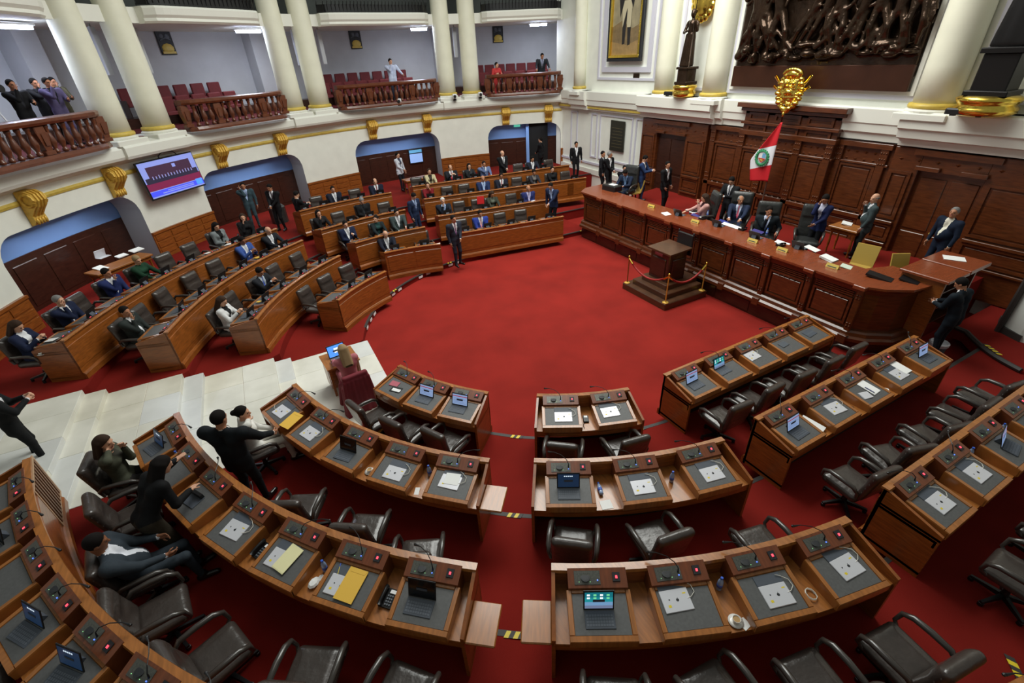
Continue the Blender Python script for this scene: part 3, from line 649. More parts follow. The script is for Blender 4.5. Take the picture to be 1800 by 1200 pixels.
rope((9.41, 10.24), (9.41, 8.58), 'red barrier rope sagging across the front of the podium'); rope((9.41, 8.58), (10.87, 8.58), 'red barrier rope on the near side of the podium')

# ================================================================== CHAIRS
def sdf_mesh(name, s, mats): V, Q = s.nets(); return npmesh(name, V, Q, mats)
def rx(a): return np.array([[1, 0, 0], [0, math.cos(a), -math.sin(a)], [0, math.sin(a), math.cos(a)]])
s = SDF((-.34, -.34, .34), (.34, .36, .60), .02)
s.rbox((0, .02, .45), (.27, .27, .065), .06); s.rbox((0, .03, .485), (.2, .22, .045), .045, k=.03)
for x in (-.09, .09): s.ell((x, .02, .55), (.018, .2, .022), cut=True)
seatme = sdf_mesh('seat', s, [LEA])
def back_sdf(h0, h1, tilt, w=.26):
    hh = (h1 - h0) / 2; s = SDF((-.34, -.55, h0 - .06), (.34, -.05, h1 + .06), .02); R_ = rx(tilt)
    s.rbox((0, -.29, (h0 + h1) / 2), (w, .06, hh), .055, R_)
    s.rbox((0, -.262 - .12 * 0, h0 + hh * .55), (w - .05, .055, hh * .42), .05, R_, k=.03); s.rbox((0, -.30, h0 + hh * 1.55), (w - .03, .06, hh * .34), .055, R_, k=.03)
    return s
backme = sdf_mesh('backrest', back_sdf(.48, 1.06, .2), [LEA])
hbackme = sdf_mesh('backrest', back_sdf(.48, 1.30, .14, .28), [LEAK]); hseatme = seatme.copy(); hseatme.materials.clear(); hseatme.materials.append(LEAK)
armme = [MB().tube([(sx * .27, -.24, .52), (sx * .30, -.25, .64), (sx * .31, -.18, .70), (sx * .315, .0, .70), (sx * .31, .16, .685), (sx * .30, .25, .63), (sx * .28, .27, .5), (sx * .25, .2, .44)], [.022, .026, .032, .036, .034, .028, .022, .02], 8).mesh('armrest', mat('arm_leather', (60, 54, 50), .28, coat=.3), True) for sx in (-1, 1)]
colme = MB().lathe([(.05, .1), (.035, .14), (.03, .3), (.05, .33), (.12, .36), (.12, .4)], 12).mesh('column', BLACK, True)
legme = MB().hexa([(.02, -.03, .06), (.31, -.02, .05), (.31, .02, .05), (.02, .03, .06), (.02, -.022, .12), (.31, -.015, .08), (.31, .015, .08), (.02, .022, .12)]).mesh('base_leg', BLACK)
casme = MB().lathe([(.012, .0), (.03, .006), (.03, .05), (.012, .056)], 10).mesh('caster', BLACK)
def make_chair(high):
    t = thing('executive_chair' if high else 'swivel_chair', '', 'chair')
    link('seat', hseatme if high else seatme, t); link('backrest', hbackme if high else backme, t)
    for a in armme: link('armrest', a, t)
    link('column', colme, t)
    for q in range(5):
        l = link('base_leg', legme, t, (0, 0, 0), 2 * PI * q / 5 + .3); link('caster', casme, l, (.29, 0, 0))
    return t
CH = [make_chair(0), make_chair(1)]; CHU = [False, False]
def chair(x, y, z, rz, label, high=0, group=None):
    if not CHU[high]: c = CH[high]; c.location = (x, y, z); c.rotation_euler = (0, 0, rz); c['label'] = label; CHU[high] = True
    else: c = copy_thing(CH[high], label, (x, y, z), rz)
    if high: c.scale = (1.12, 1.12, 1.12)
    if group: c['group'] = group
    return c
# ================================================================== DESK BENCHES
SLOPE = MB().hexa([(-.345, -.33, .69), (.345, -.33, .69), (.345, .15, .69), (-.345, .15, .69), (-.345, -.33, .80), (.345, -.33, .80), (.345, .15, .872), (-.345, .15, .872)])
def slz(y): return .80 + (y + .33) * .15
for x0, x1, y0, y1 in ((-.345, .345, -.345, -.285), (-.345, -.29, -.285, .15), (.29, .345, -.285, .15), (-.29, .29, .115, .15)):
    SLOPE.hexa([(x0, y0, slz(y0)), (x1, y0, slz(y0)), (x1, y1, slz(y1)), (x0, y1, slz(y1)), (x0 + .004, y0 + .004, slz(y0) + .016), (x1 - .004, y0 + .004, slz(y0) + .016), (x1 - .004, y1 - .004, slz(y1) + .016), (x0 + .004, y1 - .004, slz(y1) + .016)])
SLOPE.box(-.345, .345, -.34, -.32, .70, .80)
slopeme = SLOPE.mesh('writing_slope', WOODT)
padme = MB().hexa([(-.288, -.283, slz(-.283) + .001), (.288, -.283, slz(-.283) + .001), (.288, .113, slz(.113) + .001), (-.288, .113, slz(.113) + .001), (-.286, -.281, slz(-.281) + .007), (.286, -.281, slz(-.281) + .007), (.286, .111, slz(.111) + .007), (-.286, .111, slz(.111) + .007)]).mesh('desk_pad', PAD)
def cz(y): return .925 + (y - .145) * .35
def onc(x0, x1, y0, y1, h, m=None): return (m or MB()).hexa([(x0, y0, cz(y0) - .01), (x1, y0, cz(y0) - .01), (x1, y1, cz(y1) - .01), (x0, y1, cz(y1) - .01), (x0, y0, cz(y0) + h), (x1, y0, cz(y0) + h), (x1, y1, cz(y1) + h), (x0, y1, cz(y1) + h)])
CONSM = mat('console_wood', (118, 62, 34), .35, coat=.3, noise=.3, nscale=4, stretch=(8, 1, 1))
consme = MB().hexa([(-.32, .145, .69), (.32, .145, .69), (.32, .335, .69), (-.32, .335, .69), (-.32, .145, cz(.145)), (.32, .145, cz(.145)), (.32, .335, cz(.335)), (-.32, .335, cz(.335))]).mesh('console', CONSM)
plateme = onc(-.25, .03, .175, .305, .006).mesh('speaker_plate', mat('speaker_grille', (98, 98, 92), .4, metal=.4, noise=.3, nscale=60))
spkme = MB().lathe([(.045, 0), (.05, .008), (.03, .01)], 14, (-.13, .24, cz(.24) + .004)).mesh('speaker_cone', DOCK)
btnme = onc(.165, .245, .2, .285, .012).mesh('vote_button_plate', DOCK)
lampme = onc(.195, .217, .225, .25, .02).mesh('red_button', REDL); lamp2 = MB().box(-.006, .006, .207, .218, cz(.21), cz(.21) + .015).mesh('blue_button', BLUEL)
micme = MB().tube([(.0, .24, .95), (.0, .25, 1.02), (.03, .29, 1.07), (.10, .36, 1.09), (.2, .42, 1.085), (.27, .44, 1.07)], [.012, .006, .005, .005, .005, .014], 6).ball((.28, .445, 1.068), .018, 6).mesh('microphone', BLACK)
ledme = MB().ball((-.2, .2, cz(.2) + .006), .0045, 6).ball((-.08, .2, cz(.2) + .006), .0045, 6).mesh('indicator_leds', mat('green_led', (150, 220, 150), .4, emit=(140, 230, 150), es=.7))
def frame_at(x, y, dx, dy): return math.atan2(dy, dx) - PI / 2   # rotation whose +y faces (dx, dy)
STN = {}   # (side, block, row) -> list of (x, y, rz)
def bench(key, label, path, stations, z, leaf=None, near=True):
    cx = sum(p[0] for p in path) / len(path); cy = sum(p[1] for p in path) / len(path)
    t = thing('bench_desk', label, 'desk', (cx, cy, z), 0, 'rows of wooden bench desks')
    P = [(x - cx, y - cy, dx, dy) for x, y, dx, dy in path]
    obj('worktop', MB().sweep(P, [(-.31, .65), (.33, .65), (.33, .69), (-.31, .69)]), WOODT, t)
    fp = obj('front_panel', MB().sweep(P, [(.325, .0), (.365, .0), (.365, .95), (.325, .95)]), WOOD, t)
    obj('cap_rail', MB().sweep(P, [(.30, .94), (.395, .94), (.405, .955), (.40, .975), (.31, .98)]), WOODT, t)
    obj('base_moulding', MB().sweep(P, [(.36, 0), (.41, 0), (.41, .11), (.385, .15), (.36, .16)]), WOOD, t)
    obj('back_rail', MB().sweep(P, [(-.31, .57), (-.285, .57), (-.285, .66), (-.31, .66)]), WOOD, t)
    n = len(P); ns = max(1, len(stations))
    for i in range(ns):   # fields of the front panel
        a = int((n - 1) * (i + .06) / ns); b = max(a + 1, int(round((n - 1) * (i + .94) / ns)))
        obj('front_field', MB().sweep(P[a:b + 1], [(.36, .27), (.375, .285), (.375, .80), (.36, .815)]), WOOD, fp)
    for e, q in ((P[0], 1), (P[-1], -1)):
        x, y, dx, dy = e; tx, ty = (dy * q, -dx * q)   # outward along the row
        m = MB(); pr = [(-.33, 0), (.36, 0), (.37, .955), (.30, .955), (-.33, .79)]
        A = [(x + dx * d, y + dy * d, z_) for d, z_ in pr]; B = [(px_ - tx * .04 * -1, py_ - ty * .04 * -1, z_) for px_, py_, z_ in A]
        k = len(pr); m.add(A + B, [tuple(range(k)), tuple(range(2 * k - 1, k - 1, -1))] + [(i, k + i, k + (i + 1) % k, (i + 1) % k) for i in range(k)])
        ep = obj('end_panel', m, WOOD, t)
        for zz in ((.06, .10), (.70, .735)): # mouldings on the end panel
            A = [(x + dx * d, y + dy * d, z_) for d, z_ in ((-.33, zz[0]), (.37, zz[0]), (.37, zz[1]), (-.33, zz[1]))]
            B = [(a_ + tx * .025, b_ + ty * .025, c_) for a_, b_, c_ in A]; mm = MB().add(A + B, [(0, 1, 2, 3), (7, 6, 5, 4), (0, 4, 5, 1), (1, 5, 6, 2), (2, 6, 7, 3), (3, 7, 4, 0)]); obj('end_moulding', mm, WOODT, ep)
    if leaf:
        x, y, dx, dy = P[0] if leaf == 'a' else P[-1]; q = 1 if leaf == 'a' else -1; rz = frame_at(0, 0, dx, dy); sx = -1 if leaf == 'a' else 1
        obj('pull_out_leaf', MB().cbox(min(0, sx * .32), max(0, sx * .32), -.33, .12, .70, .725, .012), WOODT, t, (x, y, 0), rz)
    for (x, y, rz) in stations:
        sl = link('writing_slope', slopeme, t, (x - cx, y - cy, 0), rz); link('desk_pad', padme, sl)
        co = link('console', consme, t, (x - cx, y - cy, 0), rz)
        link('speaker_plate', plateme, co); link('speaker_cone', spkme, co)
        link('vote_button_plate', btnme, co); link('red_button', lampme, co); link('blue_button', lamp2, co); link('indicator_leds', ledme, co)
        if near and rnd.random() < .8:
            mc = link('microphone', micme, co); mc.rotation_euler = (0, 0, 0)
            if rnd.random() < .4: mc.scale = (-1, 1, 1)
    if key == ('n', 'L', 3):   # slatted grille at the marble end of the back row
        x, y, dx, dy = P[1]; rz = frame_at(0, 0, dx, dy); g_ = obj('slatted_grille', MB().box(-.46, .46, .372, .39, .12, .16).box(-.46, .46, .372, .39, .86, .9).box(-.46, -.42, .372, .39, .16, .86).box(.42, .46, .372, .39, .16, .86).box(-.42, .42, .368, .374, .16, .86), mat('lit_grille_wood', (186, 150, 116), .5), t, (x, y, 0), rz)  # pale tone holds the white light that falls on this panel
        for q in range(8): obj('slat', MB().box(-.40 + q * .103, -.35 + q * .103, .372, .392, .17, .85), mat('grille_slat', (120, 84, 58), .5), g_)
    STN[key] = stations; return t
def arcpath(r, a0, a1, n=None):
    n = n or max(4, int(abs(a1 - a0) / 1.5)); o = []
    for i in range(n + 1):
        a = math.radians(a0 + (a1 - a0) * i / n); o.append((UC + r * math.cos(a), V0 + r * math.sin(a), -math.cos(a), -math.sin(a)))
    return o
RN = ['front', 'second', 'third', 'back']
NUM = ['no', 'one', 'two', 'three', 'four', 'five', 'six', 'seven', 'eight', 'nine', 'ten']
def stn_arc(r, angs): return [(UC + r * math.cos(math.radians(a)), V0 + r * math.sin(math.radians(a)), math.radians(a) + PI / 2) for a in angs]
near = [('L', 0, [205.2, 212.9, 220.7], 4.2, None), ('L', 1, [198.2, 205.3, 212.4, 219.5, 226.6], 3.7, 'b'), ('L', 2, [195.8, 201.0, 206.3, 212.0, 217.8, 223.5, 229.2], 3.1, 'b'), ('L', 3, [195.8, 200.2, 204.6, 209.0, 213.5, 218., 222.4, 227], 2.9, None),
        ('M', 0, [239.8, 249.4], 4.8, None), ('M', 1, [239.8, 247.7, 255.7], 4.1, None), ('M', 2, [240.9, 246.6, 252.4, 258.2], 3.2, 'a'), ('M', 3, [240.9, 245.7, 250.5, 255.3, 260], 2.7, None)]
BN = {'L': 'left', 'M': 'middle', 'R': 'right'}
for b, k, angs_, hp, leaf in near:
    r = RR[k] - (.07 if b == 'M' else 0)
    bench(('n', b, k), 'curved bench desk of %s places, %s row of the near %s block' % (NUM[len(angs_)], RN[k], BN[b]), arcpath(r, angs_[0] - hp, angs_[-1] + hp), stn_arc(r, angs_), TZ[k], leaf)
for k, us in enumerate([[6.29, 7.17, 8.05, 8.92, 9.75], [6.39, 7.34, 8.3, 9.25, 10.22], [6.35, 7.29, 8.24, 9.2, 10.15, 11.1]]):
    v = V0 - RS[k]; path = [(us[0] - .45 + (us[-1] - us[0] + .9) * i / 10, v, 0, 1) for i in range(11)]
    bench(('n', 'R', k), 'straight bench desk of %s places, %s row of the near right block' % (NUM[len(us)], RN[k]), path, [(u, v, 0) for u in us], TZ[k])
far = {('L', 0): ((590, 530), (680, 475), 3), ('L', 1): ((445, 565), (600, 447), 5), ('L', 2): ((285, 590), (535, 420), 7), ('L', 3): ((100, 605), (490, 400), 9),
       ('M', 0): ((672, 445), (777, 428), 2), ('M', 1): ((620, 428), (750, 398), 3), ('M', 2): ((560, 405), (715, 368), 4), ('M', 3): ((523, 372), (690, 338), 5),
       ('R', 0): ((805, 410), (990, 380), 5), ('R', 1): ((770, 380), (967, 350), 6), ('R', 2): ((745, 350), (1030, 312), 9), ('R', 3): ((725, 328), (1000, 290), 9)}
for (b, k), (pa, pb, n) in far.items():
    A = Vector(at(*pa, TZ[k] + .96)); B = Vector(at(*pb, TZ[k] + .96)); L = (B - A).length; tn = (B - A).normalized(); nout = Vector((-tn.y, tn.x))
    if nout.dot(Vector((UC, V0)) - A) > 0: nout = -nout
    sag = L * L / (8 * RR[k]) if b != 'R' else 0.
    def pt(t, nout=nout, A=A, B=B, sag=sag, L=L, tn=tn):
        p = A + (B - A) * t + nout * (4 * sag * t * (1 - t) + .345); d = (tn * L + nout * (4 * sag * (1 - 2 * t))).normalized(); i = Vector((d.y, -d.x))
        if i.dot(nout) > 0: i = -i
        return (p.x, p.y, i.x, i.y)
    path = [pt(i / 24.) for i in range(25)]
    if b == 'L': path = path[::-1]   # keep the row running the same way round
    path = path[::-1] if b == 'L' else path
    sts = [pt((i + .5) / n) for i in range(n)]
    bench(('f', b, k), 'bench desk of %s places, %s row of the far %s block' % (NUM[n], RN[k], BN[b]), path[::-1], [(x, y, frame_at(0, 0, dx, dy)) for x, y, dx, dy in sts], TZ[k], None, near=False)
# ================================================================== PEOPLE
def rotz(a): c, s_ = math.cos(a), math.sin(a); return np.array([[c, -s_, 0], [s_, c, 0], [0, 0, 1.]])
def ryy(a): c, s_ = math.cos(a), math.sin(a); return np.array([[c, 0, s_], [0, 1, 0], [-s_, 0, c]])
def unit(v): return v / max(np.linalg.norm(v), 1e-9)
EYEM = mat('eye_dark', (30, 24, 22), .3); LIPM = mat('lips', (150, 84, 76), .5); SHOE = mat('black_shoe', (24, 23, 24), .3, coat=.3)
JK, SH, TI, SK, TR_, SO, EY, LI, SKT, AR = range(10)
SIZE = 1.05
def headloc(pose='sit', lean=0., twist=0., head=(0, 0, 0), **k):
    Hp = np.array([0, -.04, .53 if pose == 'sit' else .92]); R_ = rotz(twist) @ rx(-lean); up = R_ @ np.array([0, 0, 1.]); fw = R_ @ np.array([0, 1., 0])
    return Hp + up * .675 + fw * (.025 + .05 * max(0, head[1]))
def place(px, py, z, rz, pose, size=None, **k):   # where the body stands when the head is seen there
    size = size or SIZE; Hd = headloc(pose, **k) * size; x, y = at(px, py, z + Hd[2]); c, s_ = math.cos(rz), math.sin(rz)
    return x - (c * Hd[0] - s_ * Hd[1]), y - (s_ * Hd[0] + c * Hd[1])
def person(label, x, y, z, rz, pose='sit', h=.0165, suit=(34, 38, 48), shirt=(225, 226, 230), tie=None, trousers=None, skin='m', hair='k', style='short', female=False,
           L='lap', Rr='lap', head=(0, 0, 0), lean=0., twist=0., size=None, broad=0., skirt=None, spread=.12, vopen=.085, belly=0., legs=None, back=0., nohead=False):
    """one continuous body grown from joints; +y is the way the person faces; z is the floor"""
    size = size or SIZE; sit = pose == 'sit'
    Hp = np.array([0, -.04, .53 if sit else .92])
    Rt = rotz(twist) @ rx(-lean)
    up = Rt @ np.array([0, 0, 1.]); rt = Rt @ np.array([1., 0, 0]); fw = Rt @ np.array([0, 1., 0])
    if back: Hp = Hp + np.array([0, back, 0])
    sw = .172 if female else .222 + broad
    Wst = Hp + up * .20; Ch = Hp + up * .38 + fw * .0; Nk = Hp + up * .54; Hd = Nk + up * .135 + fw * (.025 + .05 * max(0, head[1]))
    S = [Hp + up * .475 + rt * (sw * q) for q in (-1, 1)]
    lo = np.array([-.62, -.62, -.02]); hi = np.array([.62, .95 if sit else .72, 1.48 if sit else 1.86])
    far_ = max(0, np.linalg.norm((Hd - np.array([0, 0, Hd[2]]))[:2]) - .3)
    lo[:2] -= far_; hi[:2] += far_ * .5
    s = SDF(lo, hi, h)
    # trunk
    wv = .09 if female else .118
    for q in (-1, 1):
        s.cap(Hp + rt * q * .07 + up * .02, Wst + rt * q * (.055 if female else .08), .108, .09 if female else .10, k=.05, t=JK)
        s.cap(Wst + rt * q * (.055 if female else .08), Ch + rt * q * wv, .09 if female else .10, .102, k=.05, t=JK)
        s.cap(Ch + rt * q * wv, S[(q + 1) // 2] - up * .03 - rt * q * .02, .10, .075, k=.05, t=JK)
    s.cap(S[0], S[1], .062, k=.05, t=JK); s.cap(S[0] * .45 + S[1] * .55 + up * .03, S[0] * .55 + S[1] * .45 + up * .05, .06, k=.04, t=JK)
    if belly: s.ell(Hp + up * .16 + fw * .06, (.15, .10 + belly, .16), k=.05, t=JK)
    if female: s.cap(Ch + fw * .075 - rt * .075, Ch + fw * .075 + rt * .075, .055, k=.05, t=JK)
    # legs
    tg = SKT if skirt else TR_
    J = []
    for q in (-1, 1):
        hip = Hp + np.array([q * .09, 0, -.02])
        if legs: kn, an = [np.array([q * 1. * a, b, c]) if True else 0 for a, b, c in legs[(q + 1) // 2]]
        elif sit: kn = np.array([q * spread, .40 + back, .50]); an = np.array([q * spread * .95, .40 + back + .04, .09])
        else: kn = np.array([q * .10, .03, .50]); an = np.array([q * .11, -.01 + .04 * q, .09])
        s.cap(hip, kn, .092, .062, k=.04, t=tg); s.cap(kn, an, .060, .042, k=.025, t=TR_ if not skirt else SK)
        toe = an + unit(np.array([q * .25, 1., 0])) * .17 - np.array([0, 0, .045]); s.cap(an + np.array([0, -.03, -.045]), toe, .042, .034, k=.02, t=SO); s.cap(an - np.array([0, 0, .04]), an + np.array([0, .02, 0]), .042, .044, k=.02, t=SO if not skirt else SK)
        J.append((hip, kn, an))
    if skirt:   # a hanging skirt
        kl = [j[1] for j in J]
        for w_ in np.linspace(0, 1, 5): s.cap(J[0][0] * (1 - w_) + J[1][0] * w_, (kl[0] * (1 - w_) + kl[1] * w_) - np.array([0, 0, .12 if not sit else 0]), .10, .11, k=.05, t=SKT)
    # jacket skirt over the hips
    for q in (-1, 1): s.cap(Hp + rt * q * .078 + up * .02, Hp + rt * q * .085 - np.array([0, 0, .12 if not sit else .0]) + (fw * .05 if sit else 0), .10, .104, k=.03, t=JK)
    # arms and hands
    tgt = {'lap': (.09, .30, .64 if sit else .95), 'desk': (.15, .46, .78 if sit else 1.0), 'side': (.27, .06, .58 if sit else .80), 'chin': (.05, .15, -.06), 'cheek': (.085, .12, -.01), 'phone': (.12, .07, .02), 'clasp': (.03, .22, .70 if sit else .98),
           'hold': (.08, .34, .98 if sit else 1.2), 'arm': (.31, .18, .70), 'chestphone': (.07, .30, .92 if sit else 1.22), 'pocket': (.2, .10, .86), 'back': (.08, -.17, .9), 'far': (.35, .62, .85 if sit else 1.15), 'camera': (.08, .20, .0), 'rail': (.32, .48, 1.02)}
    Hh = rotz(twist * .5 + head[0]) @ rx(-head[1] - lean * .3) @ ryy(head[2])
    hands = []
    for q, spec in ((-1, L), (1, Rr)):
        if isinstance(spec, str):
            a = np.array(tgt[spec]) * np.array([q, 1, 1])
            if spec in ('chin', 'cheek', 'phone', 'camera'): a = Hd + rotz(twist * .5 + head[0]) @ (a + np.array([0, .0, -.10]))
        else: a = np.array(spec, float)
        sh = S[(q + 1) // 2]; l1, l2 = .285, .255
        v = a - sh; d = np.linalg.norm(v)
        if d > (l1 + l2) * .985: a = sh + v / d * (l1 + l2) * .985; v = a - sh; d = np.linalg.norm(v)
        d = max(d, .12); ca = (l1 * l1 + d * d - l2 * l2) / (2 * l1 * d); ca = max(-1, min(1, ca)); n_ = unit(v)
        hint = np.array([q * .55, -.5, -.8]); hint = unit(hint - n_ * (hint @ n_)); el = sh + n_ * (l1 * ca) + hint * (l1 * math.sqrt(1 - ca * ca))
        s.cap(sh, el, (.076 + broad * .3) if not female else .06, .056, k=.03, t=AR); wr = a; fd = unit(wr - el)
        s.cap(el, wr - fd * .03, .052, .041, k=.02, t=AR); s.cap(wr - fd * .03, wr - fd * .005, .034, .033, k=.006, t=SH)
        hands.append((q, wr, fd, spec, el))
        # palm, four fingers of their own length and a thumb
        pn = unit(np.array([0, .25, -1.]) if spec in ('desk', 'lap', 'far', 'arm', 'rail') else np.array([-q * 1., .2, 0.]))
        lat = unit(np.cross(fd, pn)); pn = unit(np.cross(lat, fd)); fr = max(.0095, h * .52)
        if lat @ np.array([1., 0, 0]) * q > 0: side = -1
        else: side = 1
        for w_ in (-.022, .022): s.cap(wr + fd * .005 + lat * w_ * .7, wr + fd * .075 + lat * w_, .020, .017, k=.015, t=SK)
        curl = {'desk': .35, 'lap': .6, 'far': .2, 'phone': 1.1, 'chestphone': 1.1, 'chin': 1.2, 'hold': 1.0, 'camera': 1.1}.get(spec if isinstance(spec, str) else '', .7)
        for i, ln in enumerate((.068, .078, .072, .056)):
            b = wr + fd * .08 + lat * side * (-.032 + .0215 * i) * 1.; m_ = b + unit(fd + pn * curl * .45) * ln * .55; e = m_ + unit(fd + pn * curl * 1.6) * ln * .5
            s.cap(b, m_, fr, fr * .95, k=.004, t=SK); s.cap(m_, e, fr * .95, fr * .85, k=.003, t=SK)
        b = wr + fd * .03 + lat * side * -.032; m_ = b + unit(fd * .6 + lat * side * -.7 + pn * .3) * .04; e = m_ + unit(fd + pn * .5 - lat * side * .05) * .035
        s.cap(b, m_, fr * 1.15, fr * 1.1, k=.008, t=SK); s.cap(m_, e, fr * 1.1, fr * .9, k=.003, t=SK)
    # neck and head
    def hp(p): return Hd + Hh @ np.array(p, float)
    if not nohead:
        s.cap(Nk - up * .05, hp((0, -.015, -.06)), .056 if not female else .048, .052 if not female else .045, k=.02, t=SK)
        s.ell(hp((0, -.012, .035)), (.076, .096, .092), Hh, k=.02, t=SK); s.ell(hp((0, .02, -.03)), (.060, .074, .088), Hh, k=.025, t=SK)
        s.cap(hp((-.035, .078, .028)), hp((.035, .078, .028)), .014, k=.015, t=SK)
        for q in (-1, 1): s.ell(hp((q * .031, .1, .008)), (.017, .016, .011), Hh, cut=True)
        s.cap(hp((0, .086, .018)), hp((0, .108, -.022)), .010, .0155, k=.012, t=SK); s.cap(hp((-.018, .085, -.056)), hp((.018, .085, -.056)), .0095, k=.008, t=LI); s.ell(hp((0, .066, -.095)), (.028, .022, .02), Hh, k=.02, t=SK)
        for q in (-1, 1): s.ell(hp((q * .077, -.008, -.005)), (.011, .024, .033), Hh, k=.008, t=SK); s.ell(hp((q * .031, .078, .006)), (.0105, .0105, .0095), Hh, k=0, t=EY)
    V, Q = s.nets(); c, T = s.tags(V, Q); mi = T.astype(np.int32)
    # open collar: shirt, tie, by place on the chest
    rel = c - Hp; lz = rel @ up; lx = rel @ rt; ly = rel @ fw
    if shirt is not None:
        q = (mi == JK) & (ly > .02) & (lz > .14) & (lz < .62) & (np.abs(lx) < np.clip((lz - .14) / .40, 0, 1) ** .8 * vopen); mi[q] = SH
        q2 = (mi == SK) & (lz < .555) & (lz > .40) & (np.linalg.norm(c - (Nk[None] - up * .03), axis=1) < .11); mi[q2] = SH
        if tie: q = ((mi == SH) & (ly > .02) & (np.abs(lx) < .012 + .018 * np.clip((.50 - lz) / .3, 0, 1)) & (lz < .53) & (lz > .1)); mi[q] = TI
    mi[mi == AR] = JK
    mats = [cloth(suit), cloth(shirt or suit), cloth(tie or suit), SKIN[skin], cloth(trousers or suit), SHOE, EYEM, LIPM, cloth(skirt or suit)]
    o = link('person', npmesh('person', V, Q, mats, mi), None, (x, y, z), rz); o.scale = (size,) * 3
    tag(o, label, 'person')
    if nohead or style == 'none': return o
    # hair
    hh = max(h * .72, .011); lr = .36 if style in ('long', 'verylong') else .16
    g = SDF(Hd - np.array([.2, .22, lr]), Hd + np.array([.2, .2, .18]), hh)
    g.ell(hp((0, -.014, .038)), (.086, .104, .100), Hh, k=0)
    G = np.stack(np.meshgrid(*g.ax, indexing='ij'), -1); P = (G - Hd) @ Hh
    side_ = P[..., 1] * .8 - P[..., 2] * .62 - .012 + .0 * P[..., 0]
    g.F = np.maximum(g.F, np.maximum(side_, -P[..., 2] - (.05 if style != 'long' else .08) - .55 * np.clip(-P[..., 1], 0, .08)).astype(np.float32))
    if style == 'bald': g.F = np.maximum(g.F, (P[..., 2] - .045 + .25 * np.maximum(P[..., 1], 0)).astype(np.float32))
    if style == 'thin': g.F = np.maximum(g.F, (P[..., 2] * .8 + P[..., 1] * .5 - .075).astype(np.float32))
    if style in ('long', 'verylong'):
        dl = -.22 if style == 'long' else -.30
        for q in (-1, 1): g.cap(hp((q * .07, -.03, .03)), hp((q * .085, -.04, dl)), .035, .030, k=.03)
        for q in (-.04, 0, .04): g.cap(hp((q, -.075, .03)), hp((q * 1.3, -.10, dl)), .045, .04, k=.03)
    if style == 'bun': g.ell(hp((0, -.12, .03)), (.045, .045, .045), Hh, k=.02)
    V, Q = g.nets()
    if len(Q): link('hair', npmesh('hair', V, Q, [HAIRC[hair]]), o)
    return o
# ================================================================== WHO SITS AND STANDS WHERE
OCC = {}
def PEOPLE(): return [o for o in COL.objects if o.get("category") == "person"]
def nearest(x, y, row, side):
    best = None
    for kk, st in STN.items():
        if kk[0] != side or (row is not None and kk[2] != row): continue
        for i, (sx, sy, rz) in enumerate(st):
            cx, cy = sx + math.sin(rz) * .66, sy - math.cos(rz) * .66; d = math.hypot(cx - x, cy - y)
            if best is None or d < best[0]: best = (d, kk, i, rz, cx, cy)
    return best
SEATN = {'f': 'far', 'n': 'near'}
def seated(row, px, py, label, side='f', turn=0., chairlab=None, snap=.35, dpush=0., **kw):
    """person sitting at a desk of the given row; keeps the place seen, takes its bearing from the nearest desk place"""
    z = TZ[row]; x, y = place(px, py, z, 0, 'sit', **kw); d, kk, i, rz, cx, cy = nearest(x, y, row, side)
    if d < .6 or snap >= 1: OCC[(kk, i)] = 1
    x, y = place(px, py, z, rz + turn, 'sit', **kw); x += (cx - x) * snap; y += (cy - y) * snap
    # keep the body behind the desk edge
    sx, sy, _ = STN[kk][i]; depth = (x - sx) * math.sin(rz) - (y - sy) * math.cos(rz)
    if depth < .56: x += math.sin(rz) * (.56 - depth); y -= math.cos(rz) * (.56 - depth)
    if depth > .95 and side == 'f': x -= math.sin(rz) * (depth - .95); y += math.cos(rz) * (depth - .95)
    p = person(label, x, y, z, rz + turn, 'sit', **kw)
    chair(x, y, z, rz + turn, chairlab or ('occupied swivel chair of the ' + ' '.join(label.split(',')[0].split()[:10])), 0, 'occupied swivel chairs')
    return p
def standing(px, py, z, rz, label, **kw):
    x, y = place(px, py, z, rz, 'stand', **kw); return person(label, x, y, z, rz, 'stand', **kw)
def face(px, py, z, qx, qy):   # bearing from one place on the floor towards another
    a = at(px, py, z); b = at(qx, qy, z); return math.atan2(b[1] - a[1], b[0] - a[0]) - PI / 2
NAVY = (28, 36, 62); DARK = (30, 32, 38); BLK = (22, 22, 25); GREY = (66, 74, 80); TEAL = (30, 62, 60); BLUE = (44, 66, 130); MIDB = (58, 84, 150)
WHT = (228, 228, 232); LBL = (170, 190, 226); RED = (170, 30, 44)
S = seated
# far left block, back row
S(3, 84, 572, 'person in navy with long dark hair at the far left end of the back row', female=True, style='long', hair='b', suit=NAVY, L='chestphone', Rr='chestphone', head=(0, .5, 0), skin='l')
S(3, 112, 526, 'grey-haired person in navy, hand on cheek, far left back row', hair='g', suit=NAVY, Rr='cheek', L='lap', skin='l')
S(3, 182, 481, 'person in a blue suit with one hand on the face, far left back row', suit=(36, 46, 92), Rr='chin', L='lap', head=(.2, .2, 0))
S(3, 238, 458, 'fair-haired person in a dark green jacket, far left back row', female=True, hair='y', style='short', suit=(26, 58, 40), shirt=(30, 66, 46), L='desk', Rr='desk', skin='l', head=(0, .3, 0))
S(3, 356, 393, 'person in a grey jacket with black hair, far left back row', female=True, style='long', suit=(120, 126, 128), shirt=(20, 20, 22), L='clasp', Rr='clasp', head=(0, .35, 0), skin='l')
S(3, 390, 374, 'person with long brown hair and chin on one hand, far left back row', female=True, style='verylong', hair='b', suit=(24, 24, 26), shirt=(30, 30, 32), Rr='chin', L='lap', skin='l', turn=-.5)
